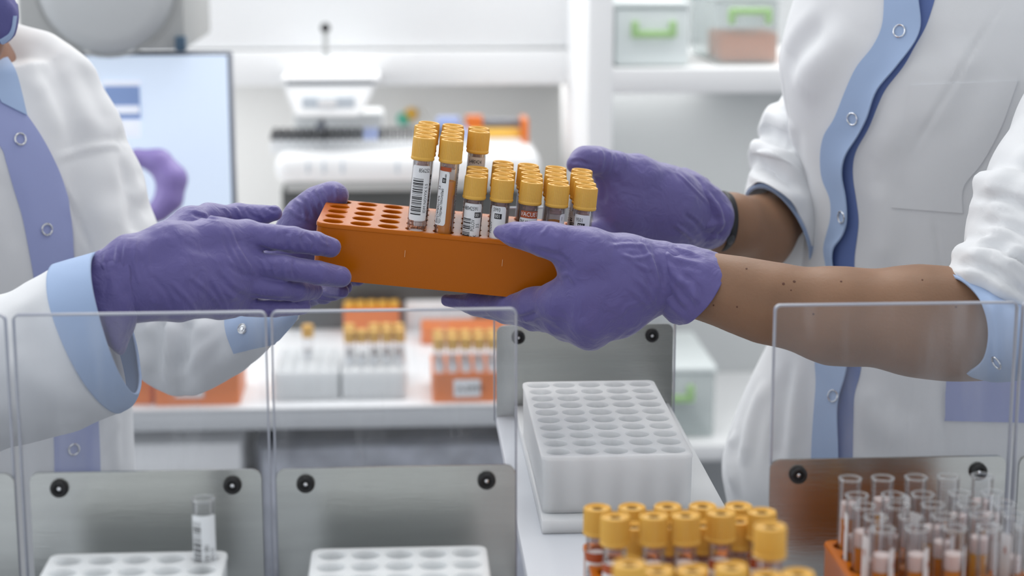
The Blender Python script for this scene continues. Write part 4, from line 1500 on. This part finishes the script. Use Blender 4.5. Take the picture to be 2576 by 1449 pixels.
f.chain([(640, 666, 1.287, 31), (720, 673, 1.285, 31), (800, 688, 1.294, 30), (858, 697, 1.306, 27)], 0.0015)                         # middle
f.chain([(625, 716, 1.288, 33), (700, 727, 1.290, 28), (745, 730, 1.300, 27), (790, 732, 1.318, 22)], 0.0015)                         # ring
f.chain([(620, 772, 1.296, 24), (690, 776, 1.298, 22), (762, 771, 1.312, 20)], 0.0015)                                               # little
f.chain([(400, 620, 1.275, 50), (480, 566, 1.298, 44), (530, 548, 1.312, 34), (600, 541, 1.325, 26), (650, 543, 1.328, 23), (690, 536, 1.326, 21)], 0.007)  # thumb
cur = [([(300, 600), (292, 690), (312, 775)], 0.0012, 0.0016), ([(322, 590), (310, 680), (335, 780)], 0.0010, 0.0014), ([(345, 585), (338, 660), (352, 720)], 0.0008, 0.0014),
       ([(268, 625), (262, 690), (285, 770)], 0.0012, 0.0016), ([(375, 580), (372, 650), (380, 700)], 0.0006, 0.0014),
       ([(574, 570), (598, 625), (645, 700)], 0.0012, 0.0018), ([(560, 585), (580, 640), (610, 690)], -0.0010, 0.0018),
       ([(571, 662), (600, 685), (640, 700)], -0.0012, 0.0020), ([(540, 680), (580, 725), (625, 752)], -0.0014, 0.0022), ([(525, 690), (560, 750), (575, 790)], 0.0010, 0.0016),
       ([(470, 690), (530, 740), (570, 790)], 0.0009, 0.0018), ([(420, 700), (470, 750), (500, 795)], 0.0008, 0.0018), ([(380, 690), (420, 740), (440, 790)], -0.0007, 0.0018),
       ([(640, 618), (690, 630), (740, 634)], -0.0009, 0.0018), ([(700, 575), (694, 600), (700, 628)], 0.0009, 0.0013), ([(722, 575), (716, 600), (722, 630)], -0.0009, 0.0013),
       ([(738, 578), (732, 605), (738, 634)], 0.0010, 0.0013), ([(752, 582), (752, 610), (768, 636)], 0.0009, 0.0013), ([(770, 590), (790, 610), (782, 634)], -0.0008, 0.0014),
       ([(800, 592), (808, 610), (832, 618)], 0.0008, 0.0013), ([(695, 650), (688, 675), (698, 700)], 0.0009, 0.0013), ([(722, 650), (716, 675), (720, 704)], 0.0009, 0.0013),
       ([(740, 652), (738, 680), (746, 706)], -0.0009, 0.0013), ([(640, 640), (665, 665), (672, 690)], 0.0008, 0.0014), ([(800, 670), (805, 690), (798, 712)], -0.0006, 0.0013),
       ([(481, 535), (510, 545), (560, 552)], -0.0014, 0.0020), ([(560, 522), (575, 535), (580, 552)], 0.0010, 0.0013), ([(590, 520), (600, 535), (612, 556)], 0.0010, 0.0013),
       ([(620, 522), (630, 540), (650, 552)], -0.0010, 0.0014), ([(650, 524), (655, 540), (668, 552)], 0.0010, 0.0013), ([(670, 520), (690, 530), (706, 522)], -0.0008, 0.0012),
       ([(400, 590), (480, 640), (560, 660)], 0.0004, 0.003), ([(630, 742), (680, 750), (740, 752)], -0.0008, 0.0015), ([(240, 650), (280, 700), (270, 760)], 0.0010, 0.0018)]
gA, V, Q = finish('glove', f, 'nitrile', LP, 0.0005, 90, 3, cur)
tag(gA, 'nearer violet glove, its back to the camera')
ringloft('glove_cuff', [(196, 655, 244, 850, 1.247, 0.023, -6, 0), (232, 640, 280, 875, 1.248, 0.022, -6, 0), (262, 628, 305, 892, 1.247, 0.021, -4, 0), (292, 620, 326, 850, 1.249, 0.021, 0, 0), (330, 605, 352, 800, 1.252, 0.020, 4, 0)],
         'nitrile', gA, 24, 72, 0.0008, 0.0012, 70, 12)

f = Field(HH)
f.chain([(640, 805, 1.47, 50), (690, 740, 1.455, 62), (730, 660, 1.44, 66), (752, 590, 1.43, 56), (765, 545, 1.425, 42), (800, 510, 1.42, 36), (832, 494, 1.412, 30), (848, 492, 1.408, 27)], 0.010)
f.chain([(690, 760, 1.45, 55), (740, 742, 1.43, 40), (790, 730, 1.41, 30), (838, 726, 1.395, 26), (868, 722, 1.385, 20)], 0.006)
f.chain([(700, 770, 1.45, 40), (760, 748, 1.41, 30), (815, 738, 1.385, 24), (860, 732, 1.365, 18)], 0.004)
f.chain([(690, 730, 1.45, 50), (750, 715, 1.455, 34), (830, 700, 1.45, 26), (900, 700, 1.43, 20)], 0.005)
f.chain([(690, 700, 1.455, 50), (760, 680, 1.47, 34), (850, 665, 1.465, 26), (930, 665, 1.445, 20)], 0.005)
cur = [([(740, 500), (762, 520), (770, 560)], 0.0012, 0.0016), ([(762, 492), (782, 515), (792, 550)], 0.0012, 0.0016), ([(785, 480), (800, 500), (812, 530)], -0.0012, 0.0016),
       ([(808, 472), (822, 495), (832, 515)], 0.0012, 0.0014), ([(845, 466), (846, 485), (850, 508)], 0.0012, 0.0014), ([(725, 520), (745, 540), (790, 560)], 0.0009, 0.0016),
       ([(800, 722), (830, 740), (870, 745)], 0.0010, 0.0016), ([(790, 735), (820, 750), (850, 752)], -0.0010, 0.0014)]
gB, V, Q = finish('glove', f, 'nitrile', LP, 0.0005, 90, 5, cur)
tag(gB, 'farther violet glove, thumb on the rack corner')

# ---------------------------------------------------------------- right person
RP_C = PY(2480, 700, 1.57)
RP = empty('person', (RP_C[0], RP_C[1], 0), 'person at the right in white coat with rolled sleeves, gripping the rack from the right', 'person')
f = Field(0.0032)
f.column(col_rows([(-420, 2230, 0.13, 0.10), (-250, 2080, 0.17, 0.12), (0, 2000), (60, 1982), (120, 1968), (170, 1963), (260, 1975), (350, 1995), (440, 2016), (560, 2026), (680, 2015),
                   (780, 1975), (870, 1935), (980, 1880), (1090, 1836), (1180, 1815), (1265, 1828), (1400, 1850), (1900, 1880)], -1, 1.565, 0.185, 0.130), 0.01)
f.chain([(2150, -330, 1.57, 120), (2500, -400, 1.57, 180), (2900, -300, 1.56, 200)], 0.04)
f.chain([(2930, -300, 1.56, 220), (2890, 0, 1.48, 230), (2815, 200, 1.42, 206), (2740, 330, 1.37, 178), (2665, 470, 1.34, 172), (2612, 590, 1.315, 172), (2592, 680, 1.305, 168)], 0.012)
for roll in ([(2560, 400, 1.33, 48), (2600, 420, 1.30, 54), (2680, 440, 1.30, 60)],
             [(2478, 462, 1.318, 36), (2530, 470, 1.287, 46), (2600, 500, 1.272, 50), (2700, 540, 1.275, 56)],
             [(2472, 520, 1.312, 34), (2530, 535, 1.278, 36), (2610, 575, 1.262, 42), (2720, 640, 1.27, 50)],
             [(2470, 588, 1.305, 34), (2530, 592, 1.268, 38), (2600, 625, 1.256, 42), (2700, 700, 1.265, 50)],
             [(2424, 642, 1.300, 34), (2478, 640, 1.266, 34), (2540, 665, 1.252, 38), (2630, 735, 1.258, 46)],
             [(2406, 690, 1.295, 30), (2460, 690, 1.262, 30), (2530, 722, 1.250, 34), (2620, 790, 1.262, 42)]):
    f.chain(roll, 0.006)
cur = [([(2445, 500), (2520, 497), (2600, 530), (2680, 580)], -0.0035, 0.0035), ([(2462, 560), (2530, 562), (2600, 600), (2680, 670)], -0.0045, 0.0035), ([(2432, 615), (2480, 612), (2540, 630), (2640, 700)], -0.0045, 0.0035),
       ([(2398, 668), (2450, 664), (2510, 690), (2620, 770)], -0.0045, 0.0032), ([(2520, 640), (2560, 640), (2600, 670)], -0.003, 0.003),
       ([(1966, 170), (1985, 300), (2010, 430), (2040, 560), (2062, 650)], -0.0014, 0.0022),
       ([(2530, 0), (2460, 105), (2401, 204), (2345, 295), (2292, 382)], -0.0014, 0.0022), ([(2345, 548), (2358, 620), (2372, 700)], -0.0014, 0.0022),
       ([(2010, 260), (2060, 160), (2150, 60)], 0.004, 0.016), ([(1975, 180), (2010, 120), (2080, 60)], -0.004, 0.012), ([(1990, 300), (2010, 440), (2050, 600)], 0.003, 0.010),
       ([(2340, 120), (2280, 260), (2200, 420)], 0.0035, 0.016), ([(2450, 100), (2380, 220), (2330, 340)], 0.0035, 0.014), ([(2200, 450), (2230, 560), (2220, 680)], 0.003, 0.012),
       ([(1930, 950), (1890, 1060), (1870, 1180)], 0.004, 0.010), ([(1990, 900), (1960, 1050), (1950, 1200)], -0.004, 0.010), ([(2010, 890), (2000, 1020), (1990, 1160)], 0.003, 0.008),
       ([(2170, 960), (2200, 1050), (2300, 1120)], 0.003, 0.014), ([(2370, 950), (2374, 1050), (2376, 1170)], -0.0014, 0.0022), ([(1850, 1080), (1836, 1150), (1850, 1250)], 0.004, 0.008)]
coatR, V, Q = finish('lab_coat', f, 'coat_white', RP, 0.0011, 8, 7, cur, (1, 1, 0.4))
bR = bvh_of(V, Q)
pl_l = [(2229, -60), (2227, 0), (2222, 65), (2197, 119), (2157, 169), (2128, 234), (2103, 298), (2078, 338), (2069, 388), (2073, 447), (2093, 497), (2095, 547), (2083, 596), (2077, 631), (2085, 690), (2078, 780),
        (2055, 895), (2057, 960), (2050, 1050), (2044, 1148), (2040, 1300)]
pl_m = [(2312, -60), (2314, 0), (2319, 65), (2297, 119), (2262, 169), (2212, 224), (2192, 293), (2167, 338), (2138, 383), (2129, 437), (2138, 497), (2142, 552), (2130, 591), (2108, 626), (2110, 690), (2130, 780),
        (2140, 915), (2115, 1000), (2110, 1060), (2113, 1148), (2110, 1300)]
pl_d = [(2365, -60), (2351, 0), (2330, 65), (2300, 119), (2272, 169), (2228, 224), (2205, 274), (2184, 326), (2152, 383), (2145, 437), (2153, 497), (2160, 552), (2156, 600), (2150, 646), (2150, 700), (2155, 780),
        (2168, 915), (2150, 990), (2147, 1060), (2145, 1148), (2143, 1300)]
strip_on('under_placket', bR, pl_l, pl_d, 'coat_blue_shaded', coatR, 110, 10, 0.0010, 0, 0.001)
plk, bP = strip_on('placket', bR, pl_l, pl_m, 'coat_blue', coatR, 110, 12, 0.0028, 0.005, 0.0015, 0.0006)
for p_ in ((2263, 78), (2145, 299), (2117, 546), (2096, 996)): snap(bP, p_[0], p_[1], plk, 0.0049, 0.0007)
strip_on('pocket', bR, [(2292, 214), (2262, 380), (2243, 522)], [(2560, 203), (2518, 320), (2470, 410), (2424, 470), (2422, 536)], 'coat_white', coatR, 40, 30, 0.0012, 0, 0.0012)
strip_on('pocket_trim', bR, [(2382, 925), (2380, 1000), (2378, 1058)], [(2660, 925), (2660, 1000), (2660, 1064)], 'coat_blue_violet', coatR, 24, 20, 0.0016, 0, 0.0014)

# rolled far sleeve
Ts = [(2010, 150), (1962, 248), (1930, 270), (1908, 312), (1916, 336), (1886, 370), (1899, 402), (1886, 440), (1880, 478)]
Bs = [(2130, 250), (2120, 330), (2110, 390), (2105, 450), (2095, 500), (2080, 550), (2068, 600), (2052, 650), (2030, 692)]
Us = [(0, 0), (5, -8), (8, -14), (12, -20), (14, -26), (18, -32), (20, -38), (24, -44), (27, -50)]
fs, V, Q = ringloft('sleeve', [(t_[0], t_[1], b_[0], b_[1], 1.665-0.006*i, 0.048+0.003*(i % 2), u_[0], u_[1]) for i, (t_, b_, u_) in enumerate(zip(Ts, Bs, Us))],
                    'coat_white', coatR, 90, 96, 0.002, 0.0022, 34, 14,
                    curves=[([(1905, 320), (1950, 350), (2010, 370)], -0.006, 0.007), ([(1925, 275), (1960, 300), (2000, 330)], 0.005, 0.007), ([(1890, 372), (1940, 390), (2020, 440)], 0.006, 0.008),
                            ([(1896, 400), (1940, 430), (2020, 480)], -0.006, 0.007), ([(1888, 445), (1950, 470), (2020, 530)], 0.004, 0.008)])
ringloft('cuff', [(1884, 474, 2034, 686, 1.618, 0.0460, 27, -50), (1880, 484, 2026, 698, 1.616, 0.0470, 27, -50)], 'coat_blue', fs, 6, 96, 0.002, 0.0003, 30, 15)
# near cuff
cf, V, Q = ringloft('cuff', [(2384, 690, 2414, 942, 1.285, 0.046, 42, 0), (2420, 702, 2455, 955, 1.285, 0.055, 44, 0), (2470, 722, 2500, 962, 1.285, 0.058, 46, 0), (2560, 770, 2590, 950, 1.29, 0.060, 44, 0)],
                    'coat_blue', coatR, 30, 96, 0.0022, 0.0012, 34, 16, curves=[([(2490, 745), (2510, 830), (2520, 950)], 0.0025, 0.004)])
snap(bvh_of(V, Q), 2508, 912, cf, 0.0045, 0.0007)

f = Field(0.003)
hr = PY(2430, -640, 1.55)
fdir = -RT*0.85-FW*0.4
add_head(f, hr, fdir)
f.cone(hr+np.array([0.02, 0, -0.06]), hr+np.array([0.03, 0.01, -0.20]), 0.058, 0.062, 0.02)
f.chain([(2300, -330, 1.57, 110), (2500, -330, 1.57, 150), (2850, -260, 1.56, 140)], 0.03)
f.chain([(2600, -60, 1.61, 230), (2600, 700, 1.61, 230)], 0.03)
f.chain([(2250, -280, 1.61, 100), (2130, 150, 1.67, 76), (2040, 400, 1.645, 60), (1980, 530, 1.62, 52), (1905, 588, 1.595, 84), (1840, 566, 1.56, 68), (1740, 530, 1.53, 50), (1680, 515, 1.52, 40)], 0.02)
f.chain([(2850, -260, 1.56, 130), (2800, 200, 1.42, 130), (2660, 620, 1.33, 130), (2540, 780, 1.305, 125), (2470, 812, 1.298, 122), (2400, 821, 1.298, 116), (2300, 806, 1.30, 123), (2100, 795, 1.305, 109), (1930, 761, 1.308, 88),
         (1830, 733, 1.312, 73), (1740, 712, 1.315, 62), (1640, 700, 1.315, 46)], 0.02)
bodyR, V, Q = finish('body', f, 'skin', RP, 0.0004, 40, 9)
bB = bvh_of(V, Q)
for (px, py, r_) in ((1971, 714, 4), (1998, 708, 4), (1878, 676, 3), (1795, 768, 2.5), (1854, 772, 2.5), (2116, 708, 3), (2320, 704, 2.5), (2405, 772, 3), (2046, 790, 3), (1990, 730, 2)):
    p_, n_ = hit(bB, px, py)
    if p_ is None: continue
    q_ = Vector(n_).to_track_quat('Z', 'Y').to_matrix().to_4x4()
    R_ = r_*1.3/F
    lathe('mole', [(R_, -0.0001), (R_*0.8, 0.0003), (0, 0.0004)], 'mole_brown', bodyR, 10, Matrix.Translation(Vector(p_)) @ q_)
f = Field(0.005)
f.cone(hr+np.array([0.012, 0.0, 0.045]), hr+np.array([0.02, 0.01, 0.045]), 0.097, 0.095, 0.01)
f.cone(hr+np.array([0.03, 0.01, 0.02]), hr+np.array([0.05, 0.02, -0.05]), 0.08, 0.06, 0.02)
f.cone(hr+fdir*0.12+np.array([0, 0, -0.03]), hr+fdir*0.12+np.array([0, 0, -0.06]), 0.085, 0.085, 0.004, 'sub')
finish('hair', f, 'hair_dark', RP)
f = Field(0.007)
legs(f, (RP_C[0]+0.05, RP_C[1]+0.02), 0.07, RP_C[1])
finish('trousers', f, 'trousers', RP)
for s_ in (-1, 1):
    f = Field(0.006)
    f.cone((RP_C[0]+0.05+s_*0.075+0.02, RP_C[1]+0.02, 0.045), (RP_C[0]+0.05+s_*0.075-0.12, RP_C[1]-0.05, 0.032), 0.044, 0.031, 0.01)
    finish('shoe', f, 'shoe', RP)

# nearer glove, gripping the front right end
f = Field(HH)
f.chain([(1258, 585, 1.297, 17), (1300, 591, 1.293, 27), (1350, 598, 1.290, 35), (1400, 611, 1.290, 45), (1470, 640, 1.296, 66), (1570, 660, 1.305, 66), (1660, 668, 1.312, 58)], 0.008)
f.chain([(1470, 690, 1.300, 60), (1570, 690, 1.305, 64), (1690, 690, 1.312, 62)], 0.012)
f.chain([(1480, 745, 1.300, 60), (1560, 730, 1.305, 62), (1690, 708, 1.314, 60)], 0.012)
f.chain([(1482, 790, 1.303, 58), (1560, 765, 1.308, 54), (1650, 728, 1.315, 48)], 0.012)
f.chain([(1480, 832, 1.310, 44), (1560, 795, 1.312, 40), (1640, 745, 1.318, 38)], 0.012)
f.chain([(1478, 745, 1.300, 62), (1410, 760, 1.308, 52), (1340, 768, 1.325, 40), (1270, 771, 1.348, 32), (1195, 764, 1.365, 25), (1125, 755, 1.38, 15)], 0.008)
f.chain([(1480, 800, 1.303, 60), (1410, 802, 1.318, 44), (1340, 800, 1.345, 28), (1270, 788, 1.38, 23), (1200, 778, 1.40, 18)], 0.006)
f.chain([(1482, 832, 1.310, 46), (1425, 822, 1.33, 32), (1370, 806, 1.36, 24), (1310, 790, 1.395, 20)], 0.006)
f.chain([(1490, 838, 1.318, 38), (1440, 820, 1.345, 26), (1400, 800, 1.375, 21), (1360, 785, 1.40, 18)], 0.006)
f.cone(D(1362, 688, 1.292), D(1300, 690, 1.292), 0.0110, 0.008, 0.004, 'sub')
cur = [([(1400, 640), (1425, 655), (1450, 690)], -0.0010, 0.0018), ([(1405, 700), (1430, 690), (1450, 720)], 0.0008, 0.0018), ([(1298, 803), (1330, 795), (1352, 785)], -0.0016, 0.0022),
       ([(1600, 600), (1630, 640), (1655, 700), (1665, 760)], 0.0014, 0.0020), ([(1640, 605), (1655, 660), (1662, 720), (1655, 775)], -0.0014, 0.0022), ([(1590, 690), (1630, 730), (1650, 770)], 0.0010, 0.0018),
       ([(1560, 640), (1600, 650), (1650, 640)], 0.0010, 0.0016), ([(1580, 720), (1610, 750), (1640, 775)], 0.0008, 0.0018), ([(1530, 620), (1580, 615), (1640, 620)], 0.0008, 0.0018),
       ([(1590, 660), (1620, 690), (1640, 730)], -0.0009, 0.0018), ([(1378, 565), (1372, 580), (1360, 590)], 0.0007, 0.0014), ([(1318, 565), (1312, 580), (1305, 600)], 0.0006, 0.0014),
       ([(1245, 590), (1265, 605), (1300, 615)], 0.0007, 0.0014), ([(1110, 748), (1140, 752), (1180, 756)], 0.0007, 0.0016), ([(1340, 625), (1390, 640), (1420, 640)], -0.0010, 0.0025),
       ([(1560, 800), (1580, 770), (1620, 760)], 0.0008, 0.0018), ([(1570, 640), (1610, 670), (1655, 680)], 0.0008, 0.0018), ([(1450, 800), (1480, 830), (1500, 860)], 0.0006, 0.003)]
gC, V, Q = finish('glove', f, 'nitrile', RP, 0.0005, 90, 11, cur)
tag(gC, 'nearer violet glove, thumb on the front of the rack')
ringloft('glove_cuff', [(1640, 606, 1628, 782, 1.314, 0.0200, 4, 0), (1672, 606, 1655, 780, 1.314, 0.0225, 8, 4), (1715, 612, 1672, 796, 1.313, 0.0240, 16, 8), (1765, 624, 1688, 808, 1.312, 0.0255, 22, 12), (1812, 640, 1703, 815, 1.312, 0.0265, 30, 18)],
         'nitrile', gC, 60, 110, 0.0007, 0.0011, 75, 21,
         curves=[([(1670, 610), (1690, 680), (1740, 740), (1758, 770)], 0.0020, 0.0030), ([(1670, 640), (1700, 650), (1780, 670)], 0.0016, 0.0025), ([(1665, 700), (1700, 760), (1730, 790)], -0.0018, 0.0030),
                 ([(1700, 700), (1740, 720), (1756, 760)], 0.0018, 0.0024), ([(1655, 620), (1700, 625), (1760, 640)], 0.0012, 0.0022), ([(1650, 680), (1662, 730), (1660, 780)], 0.0018, 0.0024)])

# farther glove
f = Field(HH)
f.chain([(1446, 414, 1.455, 23), (1470, 402, 1.462, 30), (1502, 405, 1.468, 32), (1545, 420, 1.478, 36), (1600, 446, 1.49, 50), (1680, 486, 1.51, 60)], 0.008)
f.chain([(1530, 440, 1.485, 40), (1545, 480, 1.49, 50), (1560, 530, 1.495, 62), (1640, 540, 1.505, 68)], 0.012)
f.chain([(1600, 470, 1.495, 62), (1680, 500, 1.51, 66), (1760, 530, 1.53, 66)], 0.014)
f.chain([(1580, 520, 1.495, 66), (1680, 540, 1.51, 70), (1770, 560, 1.532, 56)], 0.014)
f.chain([(1580, 570, 1.50, 50), (1700, 575, 1.515, 42), (1770, 580, 1.535, 38)], 0.012)
for (dx, dy, dz) in ((0, 0, 0), (0, 26, 0.0), (0, 52, 0.002), (4, 76, 0.006)):
    f.chain([(1555+dx, 560+dy*0.7, 1.493+dz, 34), (1490+dx, 590+dy, 1.478, 27), (1430+dx, 610+dy, 1.470, 24), (1380+dx, 620+dy, 1.462, 20)], 0.005)
cur = [([(1508, 372), (1516, 395), (1510, 430)], 0.0014, 0.0018), ([(1530, 376), (1536, 400), (1528, 440)], 0.0014, 0.0018), ([(1550, 382), (1556, 405), (1550, 430)], -0.0012, 0.0016),
       ([(1570, 388), (1575, 405), (1572, 425)], 0.0008, 0.0014), ([(1435, 410), (1455, 405), (1490, 418)], -0.0010, 0.0016), ([(1690, 560), (1730, 590), (1750, 610)], 0.0014, 0.0018),
       ([(1700, 430), (1740, 470), (1790, 520)], 0.0010, 0.0018), ([(1720, 540), (1750, 560), (1780, 600)], -0.0014, 0.002), ([(1500, 440), (1520, 470), (1515, 520)], -0.0010, 0.003)]
gD, V, Q = finish('glove', f, 'nitrile', RP, 0.0005, 90, 17, cur)
tag(gD, 'farther violet glove, thumb bent over the yellow caps')
ringloft('glove_cuff', [(1696, 432, 1720, 612, 1.52, 0.022, 4, 0), (1722, 424, 1752, 618, 1.525, 0.024, 8, 0), (1765, 444, 1780, 626, 1.53, 0.0255, 16, 0), (1805, 476, 1800, 622, 1.537, 0.0260, 22, 0), (1824, 502, 1806, 617, 1.542, 0.0262, 22, 0)],
         'nitrile', gD, 60, 110, 0.0007, 0.0012, 75, 31,
         curves=[([(1716, 424), (1760, 470), (1800, 520), (1815, 570)], 0.0022, 0.0030), ([(1740, 440), (1780, 500), (1795, 560)], -0.0022, 0.0030), ([(1740, 590), (1780, 570), (1830, 560)], 0.0018, 0.0026),
                 ([(1750, 610), (1790, 590), (1825, 590)], -0.0018, 0.0026), ([(1800, 500), (1815, 560), (1790, 610)], 0.0018, 0.0024)])
wb, V, Q = ringloft('wrist_band', [(1812, 480, 1808, 634, 1.552, 0.0275, 22, 0), (1819, 480, 1815, 636, 1.554, 0.0282, 22, 0), (1828, 484, 1824, 634, 1.556, 0.0275, 22, 0)], 'band_black', RP, 8, 80, 0.0022)
bvb = bvh_of(V, Q)
for qx in (1838, 1834, 1830, 1826, 1842):
    p_, n_ = hit(bvb, qx, 602)
    if p_ is not None: break
if p_ is not None:
    q_ = Vector(n_ if n_@FW < 0 else -n_).to_track_quat('Z', 'Y').to_matrix().to_4x4()
    lathe('band_clasp', [(0.0032, -0.0005), (0.0034, 0.0010), (0.0028, 0.0016), (0, 0.0018)], 'band_clasp', wb, 18, Matrix.Translation(Vector(p_)) @ q_ @ Matrix.Diagonal((1, 1.5, 1, 1)))
